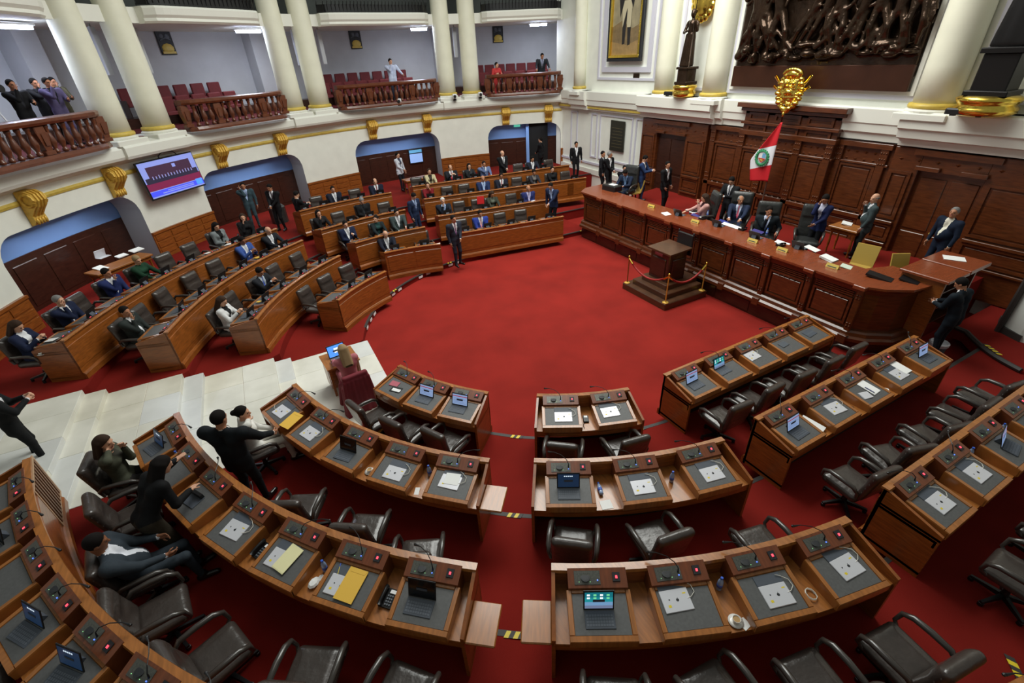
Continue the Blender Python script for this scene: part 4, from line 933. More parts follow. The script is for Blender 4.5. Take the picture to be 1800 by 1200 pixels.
# far left block, third row
S(2, 225, 543, 'person in a dark grey suit at the end of the third far row', suit=(44, 50, 48), Rr='chin', L='lap', head=(-.3, .1, 0), belly=.04, skin='m')
S(2, 426, 421, 'person in a bright blue suit holding a phone, third far row', suit=MIDB, L='chestphone', Rr='chestphone', head=(0, .3, 0), skin='d')
S(2, 474, 404, 'balding person in a dark suit at the right of the third far-left row', suit=DARK, style='bald', hair='g', L='desk', Rr='desk', head=(0, .3, 0), skin='l')
# far left block, second row
S(1, 412, 527, 'person in a white jacket with long dark hair, second far-left row', female=True, style='verylong', hair='b', suit=(214, 214, 214), shirt=(30, 30, 32), trousers=BLK, L='chestphone', Rr='chestphone', head=(0, .45, 0), skin='l')
S(1, 458, 478, 'person in a dark suit and grey vest reading papers, second far-left row', suit=DARK, shirt=(190, 200, 214), tie=(50, 80, 180), L='hold', Rr='hold', head=(0, .5, 0))
# far middle block
S(0, 681, 424, 'bald person in a dark suit writing at the two-place far front desk', suit=(28, 30, 42), style='bald', hair='g', L='desk', Rr='desk', head=(0, .55, 0), skin='l')
S(1, 601, 394, 'person in navy seated at the left end of the second far middle row', suit=NAVY, L='chestphone', Rr='clasp', head=(0, .1, 0), skin='l')
S(1, 659, 385, 'person in black and teal looking aside, second far middle row', female=True, style='bun', suit=(24, 34, 36), shirt=TEAL, L='desk', Rr='desk', head=(-.8, 0, 0), skin='l')
S(1, 688, 371, 'person in a grey-green suit with a light tie, second far middle row', suit=(56, 66, 66), tie=(200, 204, 210), L='desk', Rr='lap', head=(.2, .1, 0), skin='l')
S(2, 566, 376, 'person in black, hand at the mouth, third far middle row', female=True, style='long', suit=BLK, shirt=(40, 30, 30), Rr='chin', L='desk', skin='l')
S(2, 631, 349, 'grey-haired person in black looking down, third far middle row', hair='g', suit=BLK, shirt=(40, 42, 46), L='clasp', Rr='clasp', head=(0, .5, 0), skin='l')
S(3, 584, 335, 'person in navy and white shirt at the left of the back far middle row', suit=(26, 30, 44), tie=(190, 190, 196), L='lap', Rr='lap', skin='m')
S(3, 660, 319, 'person in navy with a dark red tie, back far middle row', suit=(26, 30, 48), tie=(130, 24, 40), L='lap', Rr='lap', head=(0, .1, 0), skin='l', style='thin')
# far right block
S(3, 750, 302, 'person with brown hair in a beige jacket, left of the back far right row', female=True, style='short', hair='b', suit=(186, 176, 140), shirt=(60, 50, 44), L='desk', Rr='desk', skin='l')
S(3, 790, 294, 'person in a dark suit with red tie and clasped hands, back far right row', suit=DARK, tie=RED, L='hold', Rr='hold', skin='l', style='thin')
S(3, 824, 292, 'person in dark clothes looking aside in the back far right row', female=True, style='long', suit=(34, 36, 40), shirt=(60, 62, 66), L='desk', Rr='chin', skin='l')
S(3, 848, 288, 'person in a light blue-grey suit talking on a phone, back far right row', suit=(98, 112, 150), tie=(60, 70, 120), Rr='phone', L='desk', skin='m')
S(3, 958, 290, 'empty-handed person in dark blue seated near the right of the back far row', suit=(30, 34, 46), L='desk', Rr='desk', skin='m', head=(0, .3, 0))
S(2, 751, 326, 'person in a dark red dress at the left of the third far right row', female=True, style='short', hair='b', suit=(112, 22, 30), shirt=(112, 22, 30), L='chin', Rr='desk', skin='l')
S(2, 852, 317, 'balding person in a blue suit, third far right row', suit=(34, 48, 86), shirt=LBL, style='bald', hair='k', L='lap', Rr='lap', skin='m', head=(0, .1, 0))
S(2, 881, 310, 'person in navy with a bright red tie, third far right row', suit=(28, 32, 46), tie=RED, L='lap', Rr='lap', skin='d')
S(2, 937, 303, 'person in patterned dark jacket writing, third far right row', female=True, style='short', hair='k', suit=(48, 46, 52), shirt=(110, 104, 100), L='desk', Rr='desk', skin='m', head=(0, .4, 0))
S(2, 971, 298, 'person in black with hair pulled back, right of the third far row', female=True, style='bun', suit=BLK, shirt=(26, 26, 28), L='clasp', Rr='desk', skin='l')
S(1, 783, 356, 'white-haired person in navy and light blue shirt with a raised hand', hair='w', suit=(26, 32, 44), shirt=LBL, Rr='chin', L='desk', skin='l')
S(1, 863, 344, 'person in a patterned green and black jacket beside a red folder', female=True, style='long', hair='b', suit=(52, 56, 46), shirt=(90, 96, 84), L='desk', Rr='desk', head=(.2, .5, 0), skin='m')
S(1, 930, 335, 'bald person in a dark blue suit looking down, second far right row', suit=(40, 48, 100), shirt=(190, 186, 220), style='bald', hair='g', L='clasp', Rr='clasp', head=(0, .4, 0), skin='m')
S(0, 847, 381, 'person in a bright blue suit seated at the long far front desk', suit=(42, 60, 140), shirt=WHT, tie=(224, 150, 160), L='lap', Rr='lap', head=(.1, .2, 0), skin='m')
# standing people on the far side
T4 = TZ[3]
standing(427, 327, T4, PI, 'person in a grey-teal suit telephoning before the second arch', suit=(56, 76, 84), shirt=LBL, Rr='phone', L='side', skin='m')
standing(474, 330, T4, 2.4, 'person in a black suit standing before the second arch holding a bag', suit=BLK, tie=BLK, L='clasp', Rr='clasp', head=(0, .3, 0))
standing(521, 342, T4 - .25, -1.2, 'person in a black suit reading at the right of the second arch', suit=BLK, L='hold', Rr='hold', head=(0, .4, 0), skin='l')
standing(727, 345, TZ[1], -2.6, 'person in navy standing in the aisle looking down at the far desks', suit=(28, 40, 66), shirt=LBL, tie=(60, 70, 100), L='side', Rr='side', head=(0, .6, 0), skin='l')
standing(797, 385, TZ[0], -2.9, 'person in a dark suit walking past the left end of the long far desk', suit=(40, 44, 56), tie=(110, 70, 110), L='clasp', Rr='side', skin='m')
standing(883, 270, T4, -2.9, 'bald person in a black suit standing behind the back far right row', suit=BLK, tie=BLK, style='bald', hair='g', L='clasp', Rr='clasp', skin='l')
standing(968, 327, TZ[1], 1.9, 'person in navy leaning at the right end of the second far row', suit=(32, 42, 70), shirt=LBL, trousers=BLK, L='desk', Rr='side', lean=.2, head=(.3, .4, 0), skin='l')
standing(1013, 254, T4, PI - .2, 'person in a black suit with hands down beside the white wall', suit=BLK, L='side', Rr='side', skin='m')
standing(1060, 271, T4, -2.4, 'left of the two people in black talking by the dark wall plaque', suit=(28, 28, 32), tie=BLK, L='side', Rr='side', head=(-.5, 0, 0), skin='m')
standing(1072, 272, T4, -2.9, 'grey-haired right one of the two people talking by the wall plaque', suit=BLK, hair='g', L='clasp', Rr='clasp', head=(.5, 0, 0), skin='m')
standing(950, 246, T4, .6, 'person in black in the dark doorway of the fourth arch', suit=BLK, shirt=(40, 60, 90), L='clasp', Rr='side', skin='l')
standing(699, 273, T4, -2.6, 'person in a white vest and dark trousers in the third arch', female=True, style='bun', suit=(206, 210, 222), shirt=(60, 62, 80), trousers=(26, 28, 36), L='side', Rr='clasp', skin='l')
# ------------------------------------------------------------------ rostrum people and their tall chairs
def rseat(px, py, rz, label, clab, **kw):
    x, y = place(px, py, PZ, rz, 'sit', **kw); person(label, x, y, PZ, rz, 'sit', **kw); chair(x, y, PZ, rz, clab, 1, 'tall black chairs at the rostrum')
RF = PI / 2   # facing the red floor
rseat(1099, 304, RF + .3, 'person in navy bending over papers at the far end of the rostrum', 'tall black chair at the far end of the rostrum', suit=(30, 40, 62), shirt=(120, 150, 190), L='desk', Rr='desk', head=(0, .7, 0), lean=.2, skin='m')
rseat(1239, 348, RF - .5, 'person with long brown hair in a pink jacket at the rostrum', 'tall black chair behind the person in a pink jacket', female=True, style='long', hair='b', suit=(196, 150, 142), shirt=(60, 30, 34), L='chin', Rr='desk', head=(-.4, .3, 0), skin='l')
rseat(1302, 352, RF + .5, 'grey-haired person with a pink tie at the rostrum', 'tall black chair behind the person with a pink tie', hair='g', suit=(34, 44, 68), shirt=(206, 214, 236), tie=(220, 100, 124), L='desk', Rr='desk', head=(.5, 0, 0), skin='m', style='thin')
rseat(1352, 371, RF + .6, 'person in a black suit resting the chin on one hand, rostrum', 'tall black chair behind the person resting the chin', suit=(26, 34, 40), shirt=(206, 216, 240), tie=(120, 130, 170), Rr='chin', L='arm', head=(.3, .1, 0), skin='m')
x, y = at(1424, 403, PZ + .85); chair(x, y, PZ, RF + .55, 'empty tall black leather chair in the middle of the rostrum', 1, 'tall black chairs at the rostrum')
standing(1286, 318, PZ, RF, 'person in black with a dark beard holding papers behind the rostrum', suit=BLK, shirt=WHT, tie=(40, 44, 60), L='hold', Rr='hold', head=(.3, .5, 0), skin='l')
standing(1451, 350, PZ, RF, 'person in dark blue telephoning behind the empty rostrum chair', female=True, suit=(28, 36, 74), shirt=(190, 190, 210), trousers=BLK, L='clasp', Rr='cheek', head=(.4, .5, 0), skin='m')
standing(1538, 349, PZ, .65, 'balding person in a grey-green suit with a hand at the mouth', suit=(62, 74, 76), style='bald', hair='g', trousers=(40, 48, 50), Rr='chin', L='pocket', head=(.5, .05, 0), skin='l', belly=.03)
standing(1677, 374, PZ, 1.25, 'grey-haired guard in navy standing before the right front door', suit=(24, 34, 52), shirt=(226, 222, 206), hair='g', L='side', Rr='side', head=(.3, -.25, 0), skin='m', belly=.05)
standing(1690, 499, .44, -.1, 'person in a dark suit bending to the open shelves, seen from behind', suit=(22, 30, 38), L=(-.1, .35, 1.1), Rr=(.1, .4, 1.08), head=(.2, .5, 0), skin='m', lean=.15)
standing(1134, 279, PZ, -2.6, 'person in a blue jacket standing at the far end of the rostrum', suit=(40, 58, 96), L='hold', Rr='hold', head=(0, .5, 0), skin='l')
standing(1098, 296, .2, 2.8, 'dark-haired person in black just beyond the far end of the rostrum', suit=BLK, L='side', Rr='clasp', skin='l')
standing(1174, 290, PZ, -2.9, 'person in a black suit standing by the left front door', suit=BLK, L='side', Rr='pocket', head=(-.5, 0, 0), skin='m')
# ------------------------------------------------------------------ gallery people
def gperson(px, py, z, r, rz, lab, sit=False, **kw):
    d = CAM_R @ np.array([px - 900, -(py - 600), -FPX]); a_ = d[0] ** 2 + d[1] ** 2; b_ = -2 * (d[0] * GU + d[1] * GV); c_ = GU * GU + GV * GV - r * r
    t = (-b_ + math.sqrt(b_ * b_ - 4 * a_ * c_)) / (2 * a_); return person(lab, d[0] * t, d[1] * t, z, rz, 'sit' if sit else 'stand', **kw)
gperson(685, 101, 4.78, 15.9, PI, 'person in a white shirt pointing a camera over the balcony', suit=(196, 206, 232), shirt=(196, 206, 232), trousers=(40, 44, 60), Rr='camera', L=(-.42, .4, 1.02), head=(.2, .1, 0), skin='l')
gperson(952, 97, 4.72, 15.7, PI - .4, 'person in a dark suit leaning on the right balcony rail', suit=(40, 44, 50), tie=(90, 90, 100), shirt=(180, 190, 220), L='rail', Rr='rail', lean=.3, head=(.2, .2, 0))
gperson(871, 113, 4.4, 15.75, PI, 'small person in red resting arms on the balcony rail', female=True, suit=(190, 60, 60), shirt=(190, 60, 60), L=(-.15, .34, 1.2), Rr=(.15, .34, 1.2), lean=.2, head=(.4, -.1, 0), skin='l')
for px, py, lab, kw in [(18, 128, 'leftmost camera operator in black on the left balcony', {}), (58, 124, 'camera operator in black behind the large video camera', {}), (84, 130, 'person in purple among the camera operators on the left balcony', dict(suit=(84, 76, 110))), (100, 142, 'person in khaki among the camera operators on the left balcony', dict(suit=(96, 92, 72)))]:
    k_ = dict(suit=BLK, shirt=(40, 40, 46), Rr='camera', L='hold', skin='m'); k_.update(kw); gperson(px, py + 16, 4.72, {18: 16.0, 58: 16.9, 84: 16.1}.get(px, 17.1), -2.3, lab, **k_)
# ------------------------------------------------------------------ near people, modelled finely
N = .0115
s_ = seated
s_(2, 207, 768, 'person in a khaki jacket with long dark hair covering the mouth', 'n', turn=-.35, snap=.2, chairlab='brown swivel chair under the person in khaki', h=N, female=True, style='long', hair='b', suit=(74, 76, 62), shirt=(60, 58, 50), trousers=(40, 38, 36), L='chin', Rr='phone', head=(-.2, .25, 0), skin='l')
x, y = place(283, 818, TZ[2], -1.0, 'stand', lean=.62); person('person in black with a patterned skirt leaning over a desk', x, y, TZ[2], -1.0, 'stand', h=N, female=True, style='long', hair='k', suit=(18, 18, 20), shirt=(18, 18, 20), skirt=(52, 46, 36), lean=.62, L='far', Rr='desk', head=(0, .3, 0), skin='l')
x, y = place(385, 737, TZ[1], -.55, 'stand', size=1.12); person('person in a black suit seen from behind between the near desks', x, y, TZ[1], -.55, 'stand', h=N, suit=(22, 26, 30), shirt=(214, 206, 200), L=(-.30, .25, .95), Rr=(.36, .38, 1.0), head=(-.1, .15, 0), skin='m', style='short', size=1.12, broad=.04)
s_(1, 427, 728, 'person in white with dark hair tied back on the phone', 'n', turn=-.15, snap=.25, chairlab='brown swivel chair under the person in white', h=N, female=True, style='bun', hair='k', suit=(220, 218, 212), shirt=(222, 220, 214), trousers=(206, 202, 192), L='lap', Rr='phone', head=(-.3, .1, 0), skin='l')
rz_ = -1.4; x, y = place(166, 957, TZ[2], rz_, 'sit', lean=-.3)
person('person in a grey suit slouching in a chair between the near rows', x, y, TZ[2], rz_, 'sit', h=N, broad=.03, suit=(52, 60, 68), shirt=(232, 234, 242), L=(-.12, .24, .78), Rr=(.15, .28, .68), lean=-.3, head=(.15, .35, 0), skin='d', belly=.05, spread=.11)
chair(x - .02, y, TZ[2], rz_, 'brown swivel chair under the slouching person in grey', 0, 'occupied swivel chairs')
b_ = nearest(x, y, 2, 'n'); OCC[(b_[1], b_[2])] = 1
x, y = at(84, 812, .66); person('person in black with a red tie on the marble steps, phone in hand', x - .03, y, .66, -1.2, 'stand', h=N, suit=(24, 26, 28), shirt=(224, 224, 228), tie=(196, 24, 32), L='chestphone', Rr='chestphone', skin='l', vopen=.1)
x, y = at(1812, 690, .47); person('person in dark navy at the right edge of the hall', x, y, .47, .6, 'stand', h=.014, suit=(26, 32, 60), L='side', Rr='side', skin='m')
# the stenographer on the marble floor
RZS = .12; x, y = place(603, 616, .18, RZS, 'sit'); SX, SY = x, y
person('person with long fair hair in a pink checked suit at the small desk', x, y, .18, RZS, 'sit', h=N, female=True, style='verylong', hair='y', suit=(176, 104, 112), shirt=(176, 104, 112), trousers=(170, 98, 106), L='desk', Rr='desk', head=(0, .3, 0), skin='l')
CHD = {('R', 1): (1.0, .1, -.1), ('R', 2): (.95, .1, 0), ('L', 1): (.9, 0, .1), ('M', 1, 2): (1.05, .15, .1), ('M', 2): (.78, .05, .1), ('L', 2, 3): (1.08, -.1, -.25), ('L', 2, 4): (1.08, -.1, -.3), ('L', 2, 5): (.82, 0, .1), ('L', 2, 6): (.8, 0, -.2), ('L', 1, 4): (1.0, -.1, .1), ('L', 1, 2): (.98, -.1, .3)}
# ------------------------------------------------------------------ empty chairs at the remaining places
for kk, st in list(STN.items()):
    for i, (sx, sy, rz) in enumerate(st):
        if (kk, i) in OCC: continue
        nearq = kk[0] == 'n'; d, dx_, tt_ = CHD.get((kk[1], kk[2], i), CHD.get((kk[1], kk[2]), (.66, 0, 0))) if nearq else (.66, 0, 0); d += rnd.uniform(-.03, .05); t = rnd.uniform(-.22, .22) if nearq else rnd.uniform(-.12, .12)
        if not nearq:
            # leave no chair where someone already sits or stands
            if any(math.hypot(o.location.x - (sx + math.sin(rz) * d), o.location.y - (sy - math.cos(rz) * d)) < .52 and abs(o.location.z - TZ[kk[2]]) < .3 for o in PEOPLE()): continue
        else:
            if any(math.hypot(o.location.x - (sx + math.sin(rz) * d), o.location.y - (sy - math.cos(rz) * d)) < .55 and abs(o.location.z - TZ[kk[2]]) < .3 for o in PEOPLE()): continue
        chair(sx + math.sin(rz) * d + math.cos(rz) * dx_, sy - math.cos(rz) * d + math.sin(rz) * dx_, TZ[kk[2]], rz + t + tt_, 'empty brown swivel chair, %s place of the %s row, %s %s block' % (ORD[i], RN[kk[2]], SEATN[kk[0]], BN[kk[1]]), 0, 'empty brown swivel chairs at the desks')
# ================================================================== THINGS ON THE DESKS
TILT = math.atan(.15)
def on_pad(key, i, x=0., y=-.07, rz=0.):   # a place on the sloping pad of a desk; local x right, y inward
    sx, sy, r = STN[key][i]; z = TZ[key[2]] + slz(y) + .008; c, s_ = math.cos(r), math.sin(r)
    return (sx + c * x - s_ * y, sy + s_ * x + c * y, z), r + rz
def on_top(key, i, x, y): (px_, py_, _), r = on_pad(key, i, x, y); return (px_, py_, TZ[key[2]] + .692), r
def lay(o, loc, r, tilt=TILT): o.location = loc; o.rotation_euler = (tilt, 0, r); return o
def where(key, i): return '%s desk, %s row, near %s block' % (ORD[i], RN[key[2]], BN[key[1]])
def proto(build):
    st = {}
    def make(label, loc, rz, tilt=0., cat='', group=None, name=''):
        if 'o' not in st: o = thing(name, label, cat); build(o); st['o'] = o
        else: o = dup(st['o']); o['label'] = label
        if group: o['group'] = group
        o.location = loc; o.rotation_euler = (tilt, 0, rz)
        if cat == 'tablet' and 'far' not in label: o.scale = (1.24, 1.24, 1.24)
        return o
    return make
def p_closed(o):
    obj('tablet_back', MB().cbox(-.125, .125, -.09, .09, 0, .009, .004), SILVER, o)
    obj('cover_flap', MB().cbox(-.125, .125, .09, .175, 0, .007, .003), SLATE, o)
    obj('fruit_logo', MB().lathe([(.013, .0092), (.013, .0098)], 12, (.01, 0, 0)).box(.0125, .0165, .014, .02, .0092, .0098), DOCK, o)
    obj('asset_sticker', MB().box(-.085, -.06, -.05, -.03, .0092, .0097).box(.07, .1, .04, .05, .0092, .0097), YEL, o)
    obj('lens', MB().lathe([(.006, .009), (.006, .0105)], 8, (-.06, .01, 0)), DOCK, o)
closed = proto(p_closed)
def p_open(kind):
    def b(o):
        obj('keyboard', MB().cbox(-.125, .125, -.12, .02, 0, .007, .003), SLATE, o)
        m = MB()
        for r_ in range(4):
            for c_ in range(10): m.box(-.112 + c_ * .0226, -.094 + c_ * .0226, -.10 + r_ * .024, -.082 + r_ * .024, .007, .0085)
        k = obj('keys', m, mat('key_caps', (96, 102, 112), .6), o); k['kind'] = 'stuff'
        M_ = Matrix.Translation((0, .03, .006)) @ Matrix.Rotation(math.radians(64), 4, 'X')
        sc = MB(); sc.M = M_; sc.cbox(-.13, .13, -.004, .185, -.008, .0, .003); s_ = obj('tablet_screen', sc, BLACK, o)
        bk = MB(); bk.add([(-.05, .04, .004), (.05, .04, .004), (.05, .11, .004), (-.05, .11, .004), (-.05, .07, .10), (.05, .07, .10)], [(0, 1, 2, 3), (0, 4, 5, 1), (3, 2, 5, 4), (0, 3, 4), (1, 5, 2)]); obj('stand_flap', bk, SLATE, o)
        d = MB(); d.M = M_
        if kind == 'doc':
            d.box(-.118, .118, .01, .17, 0, .001, 0); d.box(-.118, .118, .135, .147, .001, .0015, 1)
            for r_ in range(5): d.box(-.10, .10 - .03 * (r_ % 3), .03 + r_ * .019, .037 + r_ * .019, .001, .0015, 2)
            ms = [glow('screen_pale_blue', (150, 176, 220), .42), glow('screen_red_band', (170, 50, 80), .4), glow('screen_text_blue', (120, 146, 196), .4)]
        elif kind == 'home':
            for q, (y0, y1) in enumerate(((.01, .04), (.04, .075), (.075, .12), (.12, .17))): d.box(-.118, .118, y0, y1, 0, .001, q)
            for q in range(8): d.box(-.1 + .055 * (q % 4), -.075 + .055 * (q % 4), .105 + .03 * (q // 4), .122 + .03 * (q // 4), .001, .0015, 4 + q % 2)
            ms = [glow('screen_slate', (108, 120, 150), .6), glow('screen_lilac', (110, 150, 190), .6), glow('screen_teal', (30, 140, 150), .6), glow('screen_deep_teal', (20, 110, 124), .6), glow('icon_white', (230, 236, 240), .8), glow('icon_green', (110, 200, 140), .8)]
        elif kind == 'lock':
            d.box(-.118, .118, .01, .17, 0, .001, 0)
            for q in range(5): d.box(-.05 + .021 * q, -.036 + .021 * q, .138, .152, .001, .0015, 1)
            ms = [glow('screen_navy', (24, 44, 70), .5), glow('clock_pale', (190, 206, 220), .8)]
        elif kind == 'steno':
            d.box(-.118, .118, .01, .17, 0, .001, 0); d.box(-.03, .06, .06, .13, .001, .0015, 1); ms = [glow('screen_bright_blue', (70, 130, 220)), glow('icon_white', (230, 236, 240), .8)]
        else: d.box(-.118, .118, .01, .17, 0, .001, 0); ms = [mat('screen_off', (14, 15, 17), .12)]
        obj('display', d, ms, s_)
    return proto(b)
OPEN = {k: p_open(k) for k in ('doc', 'home', 'lock', 'off', 'steno')}
def p_cable(v):
    def b(o):
        if v == 0: pts = [(.125, .0, .006), (.17, .01, .012), (.22, .05, .01), (.21, .12, .012), (.14, .17, .014), (.07, .2, .02)]
        elif v == 1: pts = [(-.125, -.02, .006), (-.19, -.03, .012), (-.27, .02, .0), (-.3, .1, -.01), (-.24, .19, .02)]
        else: pts = [(.05 * math.cos(q * .7) * (1 + .06 * (q % 3)), .065 * math.sin(q * .7), .006 + .0012 * q) for q in range(26)]
        q = []
        for i in range(len(pts) - 1):
            for t in (0, .33, .66): q.append(tuple(pts[i][k] + (pts[i + 1][k] - pts[i][k]) * t for k in range(3)))
        obj('cord', MB().tube(q if v < 2 else pts, .0035, 5), CABLE, o, smooth=True); obj('plug', MB().tube([pts[0], tuple(pts[0][k] * .86 + pts[1][k] * .14 for k in range(3))], .005, 6), WHITE, o)
    return proto(b)
CAB = [p_cable(v) for v in range(3)]
def p_bottle(o):
    obj('bottle_body', MB().lathe([(.028, 0), (.032, .01), (.032, .12), (.027, .15), (.013, .18), (.013, .19)], 14), GLASSB, o, smooth=True)
    obj('bottle_label', MB().lathe([(.0325, .05), (.0325, .10)], 14), mat('blue_label', (70, 100, 190), .5), o, smooth=True); obj('bottle_cap', MB().lathe([(.0155, .188), (.0155, .208), (.012, .21)], 12), BLUECAP, o)
bottle = proto(p_bottle)
def p_cup(o):
    obj('saucer', MB().lathe([(.03, 0), (.075, .012), (.078, .016), (.03, .006)], 20), CERAM, o, smooth=True)
    obj('cup', MB().lathe([(.024, .006), (.036, .03), (.042, .062), (.039, .062), (.033, .03), (.02, .012)], 18).tube([(.04, 0, .05), (.062, 0, .05), (.06, 0, .025), (.036, 0, .022)], .005, 6), CERAM, o, smooth=True)
    obj('coffee', MB().lathe([(.0385, .05), (.0385, .052)], 16), COFFEE, o)
cup = proto(p_cup)
def p_phone(o):
    obj('phone_base', MB().hexa([(-.08, -.1, 0), (.08, -.1, 0), (.08, .1, 0), (-.08, .1, 0), (-.08, -.1, .025), (.08, -.1, .025), (.08, .1, .06), (-.08, .1, .06)]), BLACK, o)
    obj('handset', MB().tube([(-.055, -.1, .055), (-.055, -.07, .075), (-.055, .06, .095), (-.055, .1, .085)], [.026, .02, .02, .026], 8), BLACK, o, smooth=True)
    m = MB()
    for q in range(12): m.box(-.01 + .026 * (q % 3), .008 + .026 * (q % 3), -.08 + .03 * (q // 3), -.062 + .03 * (q // 3), .03 + .0052 * (q // 3), .042 + .0052 * (q // 3))
    k = obj('keypad', m, GREYP, o); k['kind'] = 'stuff'; obj('phone_label', MB().box(.0, .07, .045, .085, .054, .062), WHITE, o)
deskphone = proto(p_phone)
def p_mobile(o): obj('phone_body', MB().cbox(-.037, .037, -.075, .075, 0, .009, .004), BLACK, o); obj('phone_screen', MB().box(-.033, .033, -.068, .068, .009, .0095), mat('phone_glass', (30, 32, 40), .1), o)
mobile = proto(p_mobile)
def sheet(label, loc, rz, w_, l_, m, t=.003, name='paper_sheet', cat='paper', n=1):
    mb = MB()
    if n == 1: mb.box(-w_ / 2, w_ / 2, -l_ / 2, l_ / 2, 0, t); return lay(tag(obj(name, mb, m), label, cat), loc, rz)
    o = thing('paper_stack', label, cat)
    for q in range(n): obj('sheet', MB().box(-w_ / 2, w_ / 2, -l_ / 2, l_ / 2, t * q, t * q + t * .8), m, o, (rnd.uniform(-.008, .008), rnd.uniform(-.008, .008), 0), rnd.uniform(-.06, .06))
    return lay(o, loc, rz)
def env(label, loc, rz, w_, l_, m=YENV):
    o = thing('document_envelope', label, 'envelope'); obj('envelope_body', MB().box(-w_ / 2, w_ / 2, -l_ / 2, l_ / 2, 0, .008), m, o)
    obj('envelope_flap', MB().prism([(-w_ / 2, l_ / 2), (-w_ / 2 + .03, l_ / 2 - .05), (w_ / 2 - .03, l_ / 2 - .05), (w_ / 2, l_ / 2)][::-1], .008, .010), m, o); return lay(o, loc, rz)
def put_closed(key, i, x=0., y=-.08, rz=0., cab=0, desc='silver'):
    loc, r = on_pad(key, i, x, y, rz); closed('closed %s tablet with grey flap, %s' % (desc, where(key, i)), loc, r, TILT, 'tablet', 'closed tablets on the near desks', 'closed_tablet')
    if cab is not None: CAB[cab]('white charging cable of the tablet, %s' % where(key, i), (loc[0], loc[1], loc[2] + .004), r, TILT, 'cable', 'charging cables on the near desks', 'charging_cable')
def put_open(key, i, kind, x=0., y=-.09, rz=0., desc=''):
    loc, r = on_pad(key, i, x, y, rz); OPEN[kind]('open tablet on a keyboard cover, %s, %s' % (desc, where(key, i)), loc, r, TILT, 'tablet', 'open tablets on the near desks', 'open_tablet')
L1, L2, L3, L4, M1, M2, M3, R1, R2, R3 = [('n', b, k) for b, k in (('L', 0), ('L', 1), ('L', 2), ('L', 3), ('M', 0), ('M', 1), ('M', 2), ('R', 0), ('R', 1), ('R', 2))]
for key, i, x, y, rz, cab in [(L2, 0, -.02, -.1, .1, 1), (L2, 1, 0, -.09, .0, 0), (L2, 3, .02, -.12, .02, 0), (L2, 4, -.02, -.05, -.05, 0), (L3, 3, 0, -.06, .1, 0), (M1, 0, .03, -.1, 0, 0), (M1, 1, -.06, -.06, .05, 0), (M2, 1, 0, -.1, .02, 0), (M2, 2, .02, -.09, .02, 0), (M3, 1, -.1, .0, .06, 0), (M3, 2, .04, -.11, .0, 0), (M3, 3, .06, -.05, .1, 0), (R1, 2, -.12, .02, .05, 0), (R2, 1, .06, -.06, -.1, 0), (R2, 3, .02, -.08, 0, None), (R3, 0, .03, -.07, .0, 0), (R3, 1, .03, -.07, 0, 0)]:
    put_closed(key, i, x, y, rz, cab)
for key, i, kind, x, y, rz, desc in [(L1, 1, 'doc', -.02, -.04, .05, 'pale blue page'), (L1, 2, 'doc', -.04, -.04, .02, 'pale blue page'), (L2, 2, 'off', -.02, -.08, .1, 'dark screen'), (L3, 6, 'off', -.04, -.06, .0, 'dark screen'), (L4, 1, 'off', .02, -.06, .2, 'dark screen'), (L4, 3, 'lock', .02, -.06, .2, 'dark screen'), (L4, 4, 'lock', .0, -.05, .2, 'dark blue screen'), (L4, 5, 'doc', .02, -.04, .25, 'pale blue page'), (M2, 0, 'lock', -.02, -.08, .0, 'dark blue screen'), (M3, 0, 'home', -.02, -.08, 0, 'teal home page'), (R1, 0, 'doc', -.05, -.02, .05, 'pale blue page'), (R1, 1, 'home', -.14, .03, .05, 'teal home page'), (R2, 0, 'doc', -.02, -.06, .05, 'pale blue page'), (R2, 4, 'doc', .02, -.04, 0, 'grey page'), (R3, 2, 'doc', .02, -.03, .2, 'pale blue page'), (R3, 3, 'lock', .02, -.06, .1, 'dark blue screen'), (L3, 0, 'lock', .03, -.06, .2, 'dark screen')]:
    put_open(key, i, kind, x, y, rz, desc)
# single things
loc, r = on_pad(L1, 0, -.1, -.02, .15); sheet('pink folder on the first desk of the near left front row', loc, r, .2, .13, mat('pink_folder', (176, 90, 104), .6), .012, 'folder', 'folder')
loc, r = on_pad(L1, 0, .05, -.12, .2); k = thing('folded_tablet', 'black and white folded tablet in front of the pink folder', 'tablet'); obj('tablet_body', MB().cbox(-.12, .12, -.07, .07, 0, .01, .004), BLACK, k); obj('white_panel', MB().box(-.08, .11, -.05, .02, .01, .012), WHITE, k); lay(k, loc, r)
loc, r = on_pad(L2, 0, .40, -.10, .12); env('yellow envelope lying between the first two desks, second near left row', (loc[0], loc[1], loc[2] + .03), r + .1, .24, .34)
loc, r = on_pad(L2, 4, .0, -.0, .02); sheet('white paper sheets over the tablet at the aisle end', (loc[0], loc[1], loc[2] + .012), r, .22, .18, PAPER, .002, n=2)
loc, r = on_top(L2, 3, -.46, -.12); cup('white cup and saucer between the third and fourth near left desks', loc, r, 0, 'cup', None, 'coffee_cup')
loc, r = on_top(L2, 3, .46, .14); bottle('blue water bottle between the last two desks, second near left row', loc, r, 0, 'bottle', None, 'water_bottle')
loc, r = on_top(L2, 3, .44, -.2); sheet('white printed card between the last two desks, second near left row', loc, r + .3, .07, .13, PAPER, .006, 'card', 'card')
loc, r = on_top(L2, 4, .44, -.15); k = thing('marker_pen', 'blue and white marker pen on the aisle end of the second row', 'pen', (loc[0], loc[1], loc[2] + .008), r + .2); obj('pen_body', MB().tube([(0, -.05, 0), (0, .04, 0)], .008, 8), WHITE, k); obj('pen_cap', MB().tube([(0, .04, 0), (0, .075, 0)], .009, 8), BLUECAP, k)
